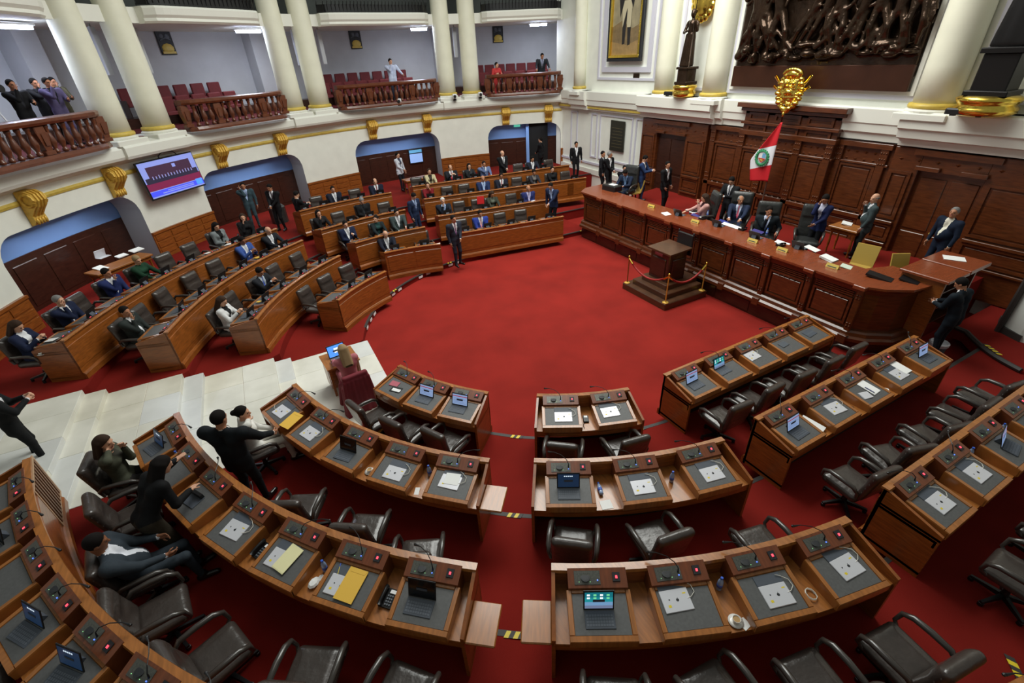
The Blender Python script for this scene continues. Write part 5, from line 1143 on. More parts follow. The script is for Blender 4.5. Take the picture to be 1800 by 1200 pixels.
loc, r = on_top(L3, 3, .47, -.05); deskphone('black desk telephone right of the closed silver tablet, third near row', loc, r, 0, 'telephone', None, 'desk_telephone')
loc, r = on_pad(L3, 4, -.07, -.1, .0); closed('closed tablet half hidden under cream papers, third near left row', loc, r, TILT, 'tablet', None, 'closed_tablet'); loc, r = on_pad(L3, 4, .04, -.06, .0); sheet('cream paper sheets over a tablet, third near left row', (loc[0], loc[1], loc[2] + .016), r - .1, .2, .31, CREAMP, .002, n=3)
loc, r = on_top(L3, 4, .46, .06); bottle('clear water bottle beside the cream papers, third near left row', loc, r, 0, 'bottle', None, 'water_bottle')
loc, r = on_top(L3, 4, .45, -.12); k = MB(); k.ball((0, 0, .03), .06, 9, sc=(1, 1.3, .5)).ball((.03, .08, .02), .04, 7, sc=(1, 1.2, .5)); tag(obj('crumpled_tissue', k, PAPER, None, loc, r), 'crumpled white tissue beside the clear bottle, third near left row', 'tissue')
loc, r = on_pad(L3, 5, -.09, -.12, .0); closed('closed tablet half hidden under the yellow envelope, third near left row', loc, r, TILT, 'tablet', None, 'closed_tablet'); loc, r = on_pad(L3, 5, .04, -.08, .0); env('yellow envelope over a tablet, third near left row', (loc[0], loc[1], loc[2] + .016), r - .02, .24, .36)
loc, r = on_pad(L3, 5, -.2, .03, .3); k = thing('ballpoint_pen', 'blue ballpoint pen beside the yellow envelope, third near left row', 'pen'); obj('pen_body', MB().tube([(0, -.06, .006), (0, .06, .006)], .005, 6), YEL, k); obj('pen_cap', MB().tube([(0, .04, .006), (0, .08, .006)], .006, 6), BLUECAP, k); lay(k, loc, r)
loc, r = on_top(L3, 5, .46, -.03); deskphone('black desk telephone between the last two desks, third near left row', loc, r, 0, 'telephone', None, 'desk_telephone')
loc, r = on_top(L3, 0, .44, .12); bottle('blue capped water bottle near the person in khaki', loc, r, 0, 'bottle', None, 'water_bottle')
loc, r = on_pad(L3, 2, -.05, -.08, .1); k = thing('folded_tablet', 'dark folded tablet on the desk before the leaning person', 'tablet'); obj('tablet_body', MB().cbox(-.13, .13, -.1, .09, 0, .012, .004), SLATE, k); obj('flap', MB().hexa([(-.12, .05, .012), (.12, .05, .012), (.12, .1, .012), (-.12, .1, .012), (-.12, .06, .07), (.12, .06, .07), (.12, .1, .07), (-.12, .1, .07)]), BLACK, k); lay(k, loc, r)
loc, r = on_top(M1, 0, .44, .0); k = thing('power_adapter', 'black power adapter between the two desks of the near middle front row', 'adapter', loc, r); obj('adapter_body', MB().cbox(-.05, .05, -.09, .08, 0, .03, .008), BLACK, k); obj('adapter_label', MB().box(-.03, .03, .02, .07, .03, .031), WHITE, k); obj('power_lead', MB().tube([(-.02, -.09, .015), (-.06, -.14, .012), (-.05, -.24, .01)], .005, 5), BLACK, k)
loc, r = on_top(M2, 0, .45, -.05); k = bottle('blue water bottle lying on a napkin, second near middle row', (loc[0], loc[1], loc[2] + .034), r + .1, -PI / 2, 'bottle', None, 'water_bottle')
loc, r = on_top(M2, 0, .50, -.22); tag(lay(obj('napkin', MB().box(-.08, .08, -.06, .09, 0, .004), PAPER), loc, r + .2, 0), 'white napkin under the lying water bottle, second near middle row', 'napkin')
loc, r = on_top(M2, 1, .50, .06); bottle('blue capped water bottle standing between desks, second near middle row', loc, r, 0, 'bottle', None, 'water_bottle')
loc, r = on_top(M3, 1, .47, .16); bottle('blue capped water bottle in the third near middle row', loc, r, 0, 'bottle', None, 'water_bottle')
loc, r = on_top(M3, 1, .48, -.2); cup('white cup of milky coffee in the third near middle row', loc, r, 0, 'cup', None, 'coffee_cup')
loc, r = on_top(M3, 1, .56, -.23); tag(lay(obj('napkin', MB().box(-.05, .05, -.05, .05, 0, .003), PAPER), loc, r + .5, 0), 'small white napkin beside the cup of milky coffee', 'napkin')
loc, r = on_top(M3, 2, .48, -.12); CAB[2]('coiled white cable between the last two desks, third near middle row', (loc[0], loc[1], loc[2]), r, 0, 'cable', None, 'coiled_cable')
loc, r = on_pad(R1, 3, -.08, -.03, .1); k = thing('folded_tablet', 'grey folded tablet on the fourth desk, near right front row', 'tablet'); obj('tablet_body', MB().cbox(-.11, .11, -.07, .07, 0, .012, .004), GREYP, k); lay(k, loc, r)
loc, r = on_pad(R1, 4, -.04, -.03, .1); k = thing('folded_tablet', 'grey-blue tablet lying flat on the desk nearest the rostrum', 'tablet'); obj('tablet_body', MB().cbox(-.15, .15, -.1, .1, 0, .01, .004), SLATE, k); obj('pale_band', MB().box(-.14, .14, -.03, .01, .010, .011), GREYP, k); lay(k, loc, r)
loc, r = on_top(R2, 0, .44, -.06); sheet('large white sheet sliding off the tablet, second near right row', (loc[0], loc[1], loc[2] + .07), r + .25, .2, .36, PAPER, .004)
loc, r = on_top(R2, 1, .46, .05); k = thing('power_strip', 'white power adapter and lead between desks, second near right row', 'adapter', loc, r + .2); obj('adapter_body', MB().cbox(-.04, .04, -.12, .12, 0, .04, .01), WHITE, k); obj('black_plug', MB().cbox(-.03, .03, -.2, -.12, 0, .035, .008), BLACK, k)
loc, r = on_pad(R2, 2, .1, -.03, .12); sheet('white papers spread on the third desk, second near right row', (loc[0], loc[1], loc[2] + .004), r, .2, .3, PAPER, .003, n=3)
loc, r = on_pad(R2, 2, -.14, -.12, -.2); sheet('small white card pile on the third desk, second near right row', loc, r, .18, .14, SILVER, .006, n=2)
loc, r = on_pad(R2, 2, .03, -.07, .1); k = thing('ballpoint_pen', 'dark blue pen on the spread papers, second near right row', 'pen'); obj('pen_body', MB().tube([(0, -.08, .024), (0, .07, .024)], .007, 6), mat('pen_blue', (50, 60, 120), .4), k); obj('pen_tip', MB().tube([(0, -.1, .024), (0, -.08, .024)], [.002, .007], 6), STEEL, k); lay(k, loc, r)
loc, r = on_top(R2, 2, .47, -.16); cup('white coffee cup on the second near right row', loc, r, 0, 'cup', None, 'coffee_cup')
loc, r = on_pad(R2, 3, .22, .0, .1); sheet('white printed sheet over the tablet, fourth desk of the second near right row', (loc[0], loc[1], loc[2] + .012), r - .1, .2, .3, PAPER, .003)
loc, r = on_top(R3, 1, .46, .16); bottle('blue capped water bottle on the third near right row, left one', loc, r, 0, 'bottle', None, 'water_bottle')
loc, r = on_top(R3, 2, .46, .16); bottle('blue capped water bottle on the third near right row, right one', loc, r, 0, 'bottle', None, 'water_bottle')
loc, r = on_top(R3, 0, .46, .05); k = thing('charger', 'white charger plug between the first two desks, third near right row', 'charger', loc, r); obj('charger_body', MB().cbox(-.03, .03, -.05, .05, 0, .035, .008), WHITE, k); obj('prong', MB().box(-.01, .01, .05, .07, .012, .02), STEEL, k)
loc, r = on_top(L4, 6, .05, .1); bottle('green capped bottle at the bottom left edge of the hall', (loc[0], loc[1], loc[2] + .12), r, 0, 'bottle', None, 'water_bottle')
k = env('yellow envelope on the marble between the front near left chairs', (*at(655, 755, .5), .5), .7, .26, .34)
# far desks: small tablets at most places
for kk, st in list(STN.items()):
    if kk[0] != 'f': continue
    for i in range(len(st)):
        if rnd.random() < .72:
            loc, r = on_pad(kk, i, rnd.uniform(-.08, .08), -.02, rnd.uniform(-.15, .15)); OPEN['off' if rnd.random() < .6 else 'lock']('open tablet with dark screen, %s place of the %s row, far %s block' % (ORD[i], RN[kk[2]], BN[kk[1]]), loc, r, TILT, 'tablet', 'open tablets on the far desks', 'open_tablet')
def onF(px, py, k): x, y = at(px, py, TZ[k] + .86); return (x, y, TZ[k] + .86)
b_ = nearest(*at(100, 590, TZ[3] + .8), 3, 'f'); loc, r = on_top(b_[1], b_[2], .42, -.18); cup('white cup and saucer at the far left end of the back row', loc, r, 0, 'cup', None, 'coffee_cup')
for px, py, k, lab, m, w_, l_ in [(122, 602, 3, 'white paper before the person in navy at the far left end', PAPER, .15, .25), (375, 425, 3, 'white papers before the person in a grey jacket', PAPER, .2, .3), (345, 447, 3, 'small white papers on the far left back row', PAPER, .15, .2), (450, 447, 2, 'yellow papers before the person in bright blue', YENV, .16, .26), (445, 527, 1, 'yellow note card beside the person in a white jacket', YENV, .1, .14), (703, 450, 0, 'white papers before the bald person at the front', PAPER, .2, .25), (934, 352, 1, 'white papers before the bald person in dark blue', PAPER, .2, .25)]:
    x, y = at(px, py, TZ[k] + .85); b_ = nearest(x, y, k, 'f'); loc, r = on_pad(b_[1], b_[2], rnd.uniform(.08, .16), -.12); sheet(lab, (loc[0], loc[1], loc[2] + .022), r + rnd.uniform(-.4, .4), w_, l_, m, .004)
x, y = at(845, 353, TZ[1] + 1.0); k = thing('red_folder', 'bright red folder standing beside the patterned jacket, second far row', 'folder', (x, y, TZ[1] + .88), -.3); obj('folder_cover', MB().box(-.14, .14, -.015, .015, 0, .3), mat('red_plastic', (214, 40, 44), .5), k); obj('folder_spine', MB().box(-.15, -.14, -.02, .02, 0, .3), mat('red_plastic', (214, 40, 44), .5), k)
# tables and papers in the recesses of the arches
def side_table(x, y, z, rz, lab, w_=1.6, h_=.75):
    t = thing('side_table', lab, 'table', (x, y, z), rz); obj('table_top', MB().cbox(-w_ / 2, w_ / 2, -.3, .3, h_ - .05, h_, .012), WOODT, t); obj('apron', MB().box(-w_ / 2 + .06, w_ / 2 - .06, -.24, .24, h_ - .16, h_ - .05), WOOD, t)
    for a in (-1, 1):
        for b in (-1, 1): obj('leg', MB().lathe([(.03, 0), (.022, .1), (.035, .3), (.025, h_ * .6), (.04, h_ - .16)], 10, (a * (w_ / 2 - .1), b * .2, 0)), WOOD, t)
    return t
x, y = at(210, 462, T4 + .75); side_table(x, y, T4, .75, 'wooden side table with papers before the first arch', 1.7)
for px, py, lab, w_, l_ in [(178, 472, 'white papers at the left end of the table before the first arch', .25, .35), (214, 450, 'white paper stack in the middle of the table before the first arch', .3, .2), (240, 440, 'white papers at the right end of the table before the first arch', .35, .25)]:
    x, y = at(px, py, T4 + .75); sheet(lab, (x, y, T4 + .755), .75, w_, l_, PAPER, .01, n=3)
x, y = at(182, 452, T4 + .75); k = thing('laptop', 'open white laptop on the table before the first arch', 'laptop', (x, y, T4 + .757), .8); obj('laptop_base', MB().cbox(-.17, .17, -.12, .12, 0, .015, .005), SILVER, k); q = MB(); q.M = Matrix.Translation((0, .12, .015)) @ Matrix.Rotation(1.9, 4, 'X'); q.cbox(-.17, .17, 0, .23, 0, .01, .004); obj('laptop_lid', q, SILVER, k)
x, y = at(735, 312, T4 + .7); side_table(x, y, T4, .15, 'dark side table inside the third arch', 1.5, .7)
x, y = gpt(91.5, WR + .86); k = thing('wall_monitor', 'pale blue monitor hanging in the dark third arch', 'monitor', (x, y, 1.6), math.radians(91.5) + PI / 2); obj('monitor_case', MB().cbox(-.4, .4, -.0, .05, 0, .75, .01), BLACK, k); obj('monitor_screen', MB().box(-.36, .36, .05, .055, .05, .5, 0).box(-.36, .36, .05, .055, .55, .7, 1), [glow('monitor_blue', (130, 160, 214), .55), glow('monitor_teal', (90, 150, 190), .5)], k)
x, y = gpt(66.3, WR + .86); k = thing('doorway', 'narrow dark doorway at the right of the fourth arch', 'door', (x, y, .89), math.radians(66.3) + PI / 2); obj('dark_sheet', MB().box(-.55, .55, -.02, .06, 0, 2.3), mat('black_opening', (12, 12, 13), .9), k); obj('door_jamb', MB().box(.55, .72, -.02, .12, 0, 2.4), BLUEC, k)  # flat black sheet stands for the darkness inside the opening
k = tag(obj('exit_sign', MB().box(-.18, .18, 0, .03, 0, .11), glow('green_sign', (90, 190, 160), .6)), 'small green exit sign on the blue wall of the fourth arch', 'sign'); x, y = gpt(70.5, WR + .93); k.location = (x, y, 2.95); k.rotation_euler = (0, 0, math.radians(70.5) + PI / 2)
x, y = at(490, 378, T4 + .3); k = thing('camera_bag', 'large black bag standing on a chair before the second arch', 'bag', (x, y, T4), .4); obj('bag_body', MB().cbox(-.3, .3, -.25, .25, .0, .75, .12), LEAK, k); obj('bag_strap', MB().tube([(-.2, 0, .74), (-.1, 0, .88), (.1, 0, .88), (.2, 0, .74)], .02, 6), BLACK, k)
# ------------------------------------------------------------------ rostrum top
def onR(px, py): x, y = at(px, py, RTOP); return (x, y, RTOP + .002)
for px, py, lab in [(1173, 377, 'white telephone handset shape of papers at the left of the rostrum top'), (1216, 371, 'white papers before the person in pink on the rostrum'), (1280, 395, 'white papers before the person with a pink tie'), (1295, 400, 'small white card on the rostrum near the pink tie'), (1456, 456, 'thick white paper stack on the rostrum right of the empty chair'), (1492, 470, 'pale green paper pad near the right end of the rostrum'), (1375, 427, 'white papers before the empty tall rostrum chair'), (1428, 437, 'small white papers right of the dark tablet on the rostrum')]:
    sheet(lab.replace('white telephone handset shape of papers', 'white rolled papers'), onR(px, py), rnd.uniform(-.3, .3) + .2, .24, .34, PAPER if 'green' not in lab else mat('green_paper', (206, 218, 200), .8), .012 if 'thick' in lab else .004, n=5 if 'thick' in lab else 2)
sheet('purple folder before the person in pink on the rostrum', onR(1224, 379), .3, .22, .3, mat('purple_folder', (70, 62, 130), .6), .012, 'folder', 'folder')
sheet('blue folder before the person with a pink tie', onR(1272, 390), .3, .22, .3, mat('blue_folder', (46, 54, 140), .6), .012, 'folder', 'folder')
sheet('purple folder before the person resting the chin', onR(1332, 407), .3, .22, .3, mat('purple_folder', (70, 62, 130), .6), .012, 'folder', 'folder')
for px, py, lab in [(1194, 378, 'dark tablet standing before the person in pink on the rostrum'), (1262, 397, 'dark tablet standing before the person with a pink tie'), (1328, 418, 'dark tablet standing before the person resting the chin'), (1404, 436, 'dark tablet standing before the empty tall rostrum chair')]:
    OPEN['off'](lab, onR(px, py), -PI / 2 + PI + .1, 0, 'tablet', 'tablets on the rostrum', 'open_tablet')
for px, py, lab in [(1145, 364, 'small wooden name plate at the left of the rostrum top'), (1222, 391, 'small name plate before the person in pink'), (1323, 425, 'gilt name plate before the person resting the chin'), (1375, 441, 'gilt name plate before the empty tall rostrum chair'), (1463, 470, 'gilt name plate below the thick paper stack')]:
    k = thing('name_plate', lab, 'name plate', onR(px, py), -PI / 2 + .05); obj('plate', MB().prism_x([(-.05, 0), (.05, 0), (.0, .09)], -.14, .14), GOLDP, k); obj('plate_text', MB().hexa([(-.1, -.042, .02), (.1, -.042, .02), (.1, -.03, .036), (-.1, -.03, .036), (-.1, -.044, .02), (.1, -.044, .02), (.1, -.032, .036), (-.1, -.032, .036)]), DOCK, k)
for px, py, lab in [(1372, 432, 'black telephone conference set before the empty rostrum chair'), (1305, 404, 'black telephone set between the pink tie and the chin-resting person'), (1235, 385, 'black microphone set before the person in pink')]:
    deskphone(lab, onR(px, py), PI / 2, 0, 'telephone', None, 'desk_telephone')
bottle('clear water bottle on the rostrum right of the chin-resting person', onR(1347, 414), 0, 0, 'bottle', None, 'water_bottle')
bottle('green bottle on the rostrum before the person in pink', onR(1243, 381), 0, 0, 'bottle', None, 'water_bottle')
def board(lab, px, py, rz, w_, h_):
    x, y = at(px, py, PZ + .35); k = thing('backed_chair', lab, 'chair', (x, y, PZ), rz); obj('backrest', MB().hexa([(-w_ / 2, -.02, .42), (w_ / 2, -.02, .42), (w_ / 2, .02, .42), (-w_ / 2, .02, .42), (-w_ / 2, -.16, .42 + h_), (w_ / 2, -.16, .42 + h_), (w_ / 2, -.12, .42 + h_), (-w_ / 2, -.12, .42 + h_)]), mat('tan_leather', (176, 146, 66), .5), k)
    obj('seat', MB().cbox(-w_ / 2, w_ / 2, .0, .42, .38, .44, .02), mat('tan_leather', (176, 146, 66), .5), k)
    for a in (-1, 1):
        for b in (.03, .38): obj('leg', MB().box(a * (w_ / 2 - .04) - .02, a * (w_ / 2 - .04) + .02, b - .02, b + .02, 0, .4), WOODD, k)
board('tan backed chair near the right end of the rostrum', 1512, 470, RF + .2, .5, .5); board('tan backed chair by the corner of the rostrum', 1575, 488, RF + 1.0, .4, .5)
board('tan backed chair at the far end of the rostrum', 1122, 340, RF - .1, .34, .45)
sheet('black document case on the near corner of the rostrum top', onR(1600, 492), .2, .4, .36, BLACK, .03, 'document_case', 'case'); sheet('black folder standing at the right of the rostrum top', onR(1545, 488), .25, .26, .5, BLACK, .05, 'document_case', 'case')
x, y = at(1118, 338, RTOP); k = thing('reading_stand', 'black printer box at the far left end of the rostrum', 'printer', (12.1, 14.5, RTOP), .1); obj('printer_body', MB().cbox(-.22, .22, -.35, .35, 0, .2, .03), BLACK, k); obj('paper_tray', MB().box(-.1, .1, -.2, .1, .2, .22), PAPER, k)
x, y = at(1492, 398, PZ + .8); side_table(x, y, PZ, PI / 2, 'small carved table with papers behind the rostrum', .8, .8)
sheet('white papers on the small carved table behind the rostrum', (*at(1488, 394, PZ + .8), PZ + .81), .4, .3, .25, PAPER, .01, n=3)
# stenographer's desk and covered chair on the marble
dx, dy = -math.sin(RZS), math.cos(RZS)
k = thing('small_desk', 'small wooden writing desk with a bright tablet on the marble', 'desk', (SX + dx * .62, SY + dy * .62, .18), RZS)
obj('desk_top', MB().hexa([(-.36, -.3, .70), (.36, -.3, .70), (.36, .3, .76), (-.36, .3, .76), (-.36, -.3, .73), (.36, -.3, .73), (.36, .3, .79), (-.36, .3, .79)]), WOODT, k); obj('desk_case', MB().box(-.33, .33, -.1, .27, .1, .70), WOOD, k)
for a in (-.31, .31): obj('leg', MB().box(a - .025, a + .025, -.27, -.22, 0, .7), WOOD, k)
q = OPEN['steno']('tablet with a bright blue screen before the stenographer', (SX + dx * .62, SY + dy * .62, .18 + .77), RZS, .1, 'tablet', None, 'open_tablet'); q.scale = (1.5, 1.5, 1.5)
s = SDF((-.5, -.6, -.05), (.5, .5, 1.2), .02); s.rbox((0, -.02, .28), (.26, .25, .28), .05); s.rbox((0, -.30, .47), (.27, .06, .46), .05, k=.04)
for q in range(-3, 4): s.cap((q * .085, -.35, .8), (q * .105, -.37 - .02 * (q % 2), .02), .03, .055, k=.04)
for q in (-1, 1): s.cap((q * .26, .1, .5), (q * .3, .14, .03), .04, .06, k=.05); s.cap((q * .27, -.25, .6), (q * .32, -.3, .03), .05, .07, k=.05)
V, Q = s.nets(); k = link('draped_chair', npmesh('draped_chair', V, Q, [mat('maroon_cloth', (112, 24, 38), .8, noise=.15, nscale=6, bump=.3, bscale=9)]), None, (SX - dx * .16, SY - dy * .16, .18), RZS); tag(k, 'chair under a draped maroon cloth on the marble floor', 'chair')
# ------------------------------------------------------------------ hanging television
a_ = 136.5; x, y = gpt(a_, 15.25); tv = thing('television', 'large television hanging on the white wall between the first two arches', 'television', (x, y, 3.44), math.radians(a_) + PI / 2); tv.rotation_euler = (.10, 0, math.radians(a_) + PI / 2)
W2, H2 = 1.12, .6
obj('tv_case', MB().cbox(-W2, W2, -.06, .02, -H2, H2, .02), BLACK, tv)
sc = MB(); X0, X1, Z0, Z1 = -W2 + .04, W2 - .04, -H2 + .05, H2 - .04
def scr(x0, x1, z0, z1, mi, yy=.022): sc.box(X0 + (X1 - X0) * x0, X0 + (X1 - X0) * x1, .018, yy, Z0 + (Z1 - Z0) * z0, Z0 + (Z1 - Z0) * z1, mi)
scr(0, 1, 0, 1, 0); scr(.0, 1, .2, .42, 1, .0224); scr(.02, .98, .4, .56, 2, .0226); scr(.1, .9, .54, .86, 3, .0226); scr(0, 1, .04, .18, 4, .0226); scr(.02, .14, .05, .22, 5, .023); scr(.2, .8, .07, .1, 0, .023); scr(.2, .7, .12, .145, 0, .023); scr(.38, .44, .72, .82, 0, .023)
for q in range(14): scr(.12 + .055 * q, .135 + .055 * q, .5, .58 + .01 * (q % 3), 6, .023)
for q in range(9): scr(.05 + .1 * q, .12 + .1 * q, .42 + .008 * q, .47 + .008 * q, 2, .0228)
obj('tv_picture', sc, [glow('tv_sky', (126, 138, 206), .5), glow('tv_red', (110, 28, 66), .5), glow('tv_dark', (34, 30, 50), .7), glow('tv_brown', (52, 30, 50), .7), glow('tv_blue_bar', (60, 70, 210), .7), glow('tv_blue_logo', (60, 120, 240), 1.), glow('tv_figures', (120, 120, 170), .8)], tv)
obj('tv_bracket', MB().box(-.2, .2, -.3, -.06, -.15, .15), BLACK, tv); obj('tv_cable', MB().tube([(-.6, -.1, .6), (-.5, -.1, .72), (-.1, -.12, .74), (.1, -.1, .66), (.12, -.08, .58)], .015, 6), BLACK, tv)
# small security cameras on the ledge
for px, py, lab in [(703, 187, 'black camera on the ledge below the balcony man in white'), (800, 178, 'black camera on the ledge left of the right column pair'), (845, 177, 'black camera on the ledge right of the right column pair')]:
    d = CAM_R @ np.array([px - 900, -(py - 600), -FPX]); r_ = 14.95; a2 = d[0] ** 2 + d[1] ** 2; b2 = -2 * (d[0] * GU + d[1] * GV); c2 = GU * GU + GV * GV - r_ * r_; t = (-b2 + math.sqrt(b2 * b2 - 4 * a2 * c2)) / (2 * a2)
    k = thing('ledge_camera', lab, 'camera', (d[0] * t, d[1] * t, 4.62), 2.8); obj('camera_body', MB().cbox(-.11, .11, -.1, .2, .1, .3, .03), WHITE, k); obj('camera_lens', MB().tube([(0, .2, .2), (0, .32, .2)], .07, 10), BLACK, k); obj('camera_foot', MB().lathe([(.1, 0), (.05, .1)], 10), BLACK, k)
# video cameras and tripods on the left balcony
for a3, r3, lab in [(151.5, 15.75, 'large black video camera on a tripod, left balcony'), (158, 15.8, 'black video camera on a tripod at the left edge of the balcony')]:
    x, y = gpt(a3, r3); k = thing('video_camera', lab, 'camera', (x, y, 4.72), math.radians(a3) + PI / 2)
    obj('camera_body', MB().cbox(-.12, .12, -.25, .3, 1.45, 1.75, .04), BLACK, k); obj('camera_lens', MB().tube([(0, .3, 1.62), (0, .52, 1.62)], [.07, .09], 10), BLACK, k); obj('viewfinder', MB().cbox(-.2, -.12, .0, .2, 1.62, 1.72, .02), GREYP, k)
    for q in range(3): obj('tripod_leg', MB().tube([(0, 0, 1.45), (.4 * math.cos(q * 2.09), .4 * math.sin(q * 2.09), 0)], .02, 6), SILVER, k)
# ================================================================== ART OF THE FRONT WALL
# bronze relief: figures grown from joints and half sunk into a slab
s = SDF((-3.0, -.12, -.1), (3.0, .62, 4.6), .036)
s.rbox((0, -.05, 2.2), (2.85, .1, 2.3), .05, k=0)
rr = random.Random(11)
def fig(cx, cz, hgt, lean, arms):
    k = hgt / 1.7; c = lambda x, y, z: (cx + (x + lean * z) * k, .08 + y * k, cz + z * k)
    s.cap(c(0, .12, .9), c(0, .14, 1.35), .14 * k, .16 * k, k=.04); s.ell(c(0, .2, 1.62), (.1 * k, .1 * k, .13 * k), k=.03)
    for q in (-1, 1):
        kx = q * rr.uniform(.08, .3); s.cap(c(q * .08, .12, .88), c(kx, .2, .48), .10 * k, .075 * k, k=.03); s.cap(c(kx, .2, .48), c(kx + rr.uniform(-.2, .2), .1, .05), .075 * k, .05 * k, k=.03)
        e = (q * rr.uniform(.25, .45), .2, rr.uniform(1.0, 1.5)); h_ = (e[0] + rr.uniform(-.25, .3), .25, e[2] + rr.uniform(-.3, .45)); s.cap(c(q * .18, .15, 1.38), c(*e), .06 * k, .05 * k, k=.03); s.cap(c(*e), c(*h_), .05 * k, .04 * k, k=.03)
    for q in range(3): z0 = rr.uniform(.5, 1.2); s.cap(c(rr.uniform(-.3, .3), .12, z0), c(rr.uniform(-.4, .4), .16, z0 - .5), .04 * k, .06 * k, k=.04)
for i in range(11): fig(-2.55 + .51 * i + rr.uniform(-.1, .1), .55 + rr.uniform(-.1, .2), rr.uniform(1.6, 2.0), rr.uniform(-.35, .35), 0)
for i in range(9): fig(-2.4 + .6 * i, 2.0 + rr.uniform(-.2, .2), rr.uniform(1.6, 1.9), rr.uniform(-.3, .3), 0)
for i in range(46): x0 = rr.uniform(-2.7, 2.7); z0 = rr.uniform(.35, .75); s.ell((x0, .12, z0), (rr.uniform(.08, .25), rr.uniform(.1, .3), rr.uniform(.06, .16)), k=.04)
for i in range(14): x0 = rr.uniform(-2.6, 2.6); z0 = rr.uniform(.7, 3.6); s.cap((x0, .25, z0), (x0 + rr.uniform(-.5, .5), .28, z0 + rr.uniform(.4, 1.)), .03, .025, k=.02)
V, Q = s.nets()
rel = link('bronze_relief', None, None, (FW - .16, 10.03, 5.62), PI / 2); tag(rel, 'huge dark bronze relief of crowded figures on the front wall', 'relief'); link('relief_figures', npmesh('relief_figures', V, Q, [BRONZE]), rel).scale = (.97, 1, 1)
obj('relief_base', MB().cbox(-2.78, 2.78, 0, .12, -.42, .2, .02), mat('relief_plinth', (70, 40, 26), .3, metal=.4, noise=.2, nscale=2), rel)
# standing bronze statues on gilt drums
def statue(v, lab, m, big=1., z0=4.82):
    t = thing('statue', lab, 'statue', (FW - .58 * max(1, big * .96), v, z0), PI / 2); b = big
    obj('gilt_drum', MB().lathe([(.34 * b, 0), (.42 * b, .06), (.43 * b, .16), (.38 * b, .22), (.42 * b, .28), (.45 * b, .36), (.36 * b, .42)], 28), GOLDB, t, smooth=True)
    obj('pedestal', MB().cbox(-.3 * b, .3 * b, -.3 * b, .3 * b, .42, .52, .02).cbox(-.24 * b, .24 * b, -.24 * b, .24 * b, .52, .92 * b, .02).cbox(-.29 * b, .29 * b, -.29 * b, .29 * b, .92 * b, 1.0 * b, .02), m, t)
    s = SDF((-.5, -.4, 0), (.5, .4, 1.9), .022); s.cap((0, 0, .1), (0, 0, .9), .2, .15, k=.05); s.cap((0, 0, .9), (0, .0, 1.32), .14, .15, k=.05); s.cap((-.17, 0, 1.38), (.17, 0, 1.38), .07, k=.04); s.cap((0, 0, 1.4), (0, .02, 1.55), .05, k=.02); s.ell((0, .03, 1.62), (.09, .1, .12), k=.02); s.ell((0, 0, 1.70), (.10, .11, .08), k=.02)
    for q in range(-3, 4): s.cap((q * .045, .1, 1.0), (q * .065, .16, .04), .035, .05, k=.03)
    s.cap((.22, 0, 1.36), (.27, .1, 1.08), .06, .05, k=.03); s.cap((.27, .1, 1.08), (.06, .2, 1.12), .05, .04, k=.03); s.cap((-.22, 0, 1.36), (-.30, .08, 1.12), .06, .05, k=.03); s.cap((-.30, .08, 1.12), (-.26, .2, 1.4), .05, .04, k=.03)
    V, Q = s.nets(); f = link('statue_figure', npmesh('statue_figure', V * b, Q, [m]), t, (0, 0, 1.0 * b)); obj('spear', MB().tube([(-.26 * b, .22 * b, .0), (-.26 * b, .22 * b, 2.4 * b)], .016, 6), m, f, smooth=True); return t
statue(14.62, 'dark bronze statue on a gilt drum between two cream columns', BRONZE, 1.0); statue(5.3, 'black statue on a broad gilt drum at the right edge', BRONZEK, 1.35)
k = thing('gilt_wreath', 'gilt wreath on the wall behind the bronze statue head', 'wreath', (FW - .2, 14.62, 7.9), PI / 2)
obj('wreath_disc', MB().ball((0, 0, 0), .5, 16, sc=(1, .25, 1.25)), GOLDB, k, smooth=True)
for q in range(16): obj('wreath_leaf', MB().ball((.42 * math.cos(q * .393), 0, .6 * math.sin(q * .393)), .16, 8, sc=(1, .5, 1)), GOLDB, k, smooth=True)
for v, lab in ((14.6, 'black bar lamp at the foot of the bronze statue'), (5.9, 'black bar lamp below the right statue')):
    k = thing('bar_lamp', lab, 'lamp', (FW - .66 if v > 10 else FW - 1.18, v + (.55 if v > 10 else -.45), 4.82), 0); obj('lamp_body', MB().cbox(-.06, .06, -.42, .42, .03, .16, .03), BLACK, k); obj('lamp_foot', MB().box(-.05, .05, -.3, -.2, 0, .04).box(-.05, .05, .2, .3, 0, .04), BLACK, k)
# framed painting of a standing figure
pt = thing('framed_painting', 'tall framed painting of a standing figure in dark coat', 'painting', (FW - .14, 18.75, 6.02), PI / 2)
PW, PH = 1.14, 4.2
m = MB()
for a, b, c_, e in ((-PW, PW, 0, .14), (-PW, PW, PH - .14, PH), (-PW, -PW + .14, .14, PH - .14), (PW - .14, PW, .14, PH - .14)): m.cbox(a, b, -.02, .10, c_, e, .02)
obj('outer_frame', m, DOCK, pt); m = MB()
for a, b, c_, e in ((-PW + .14, PW - .14, .14, .24), (-PW + .14, PW - .14, PH - .24, PH - .14), (-PW + .14, -PW + .24, .24, PH - .24), (PW - .24, PW - .14, .24, PH - .24)): m.cbox(a, b, -.02, .12, c_, e, .02)
obj('gilt_frame', m, GOLDB, pt)
m = MB(); CWd = PW - .24
def pq(poly, mi, d): m.add([(x, .02 + d, z) for x, z in poly], [tuple(range(len(poly)))], mi)
pq([(-CWd, .24), (CWd, .24), (CWd, PH - .24), (-CWd, PH - .24)], 0, 0); pq([(-CWd, .24), (CWd, .24), (CWd, 1.3), (.3, 1.5), (-.4, 1.2), (-CWd, 1.35)], 1, .001); pq([(-CWd, .24), (CWd, .24), (CWd, .75), (-.1, .6), (-CWd, .8)], 2, .002)
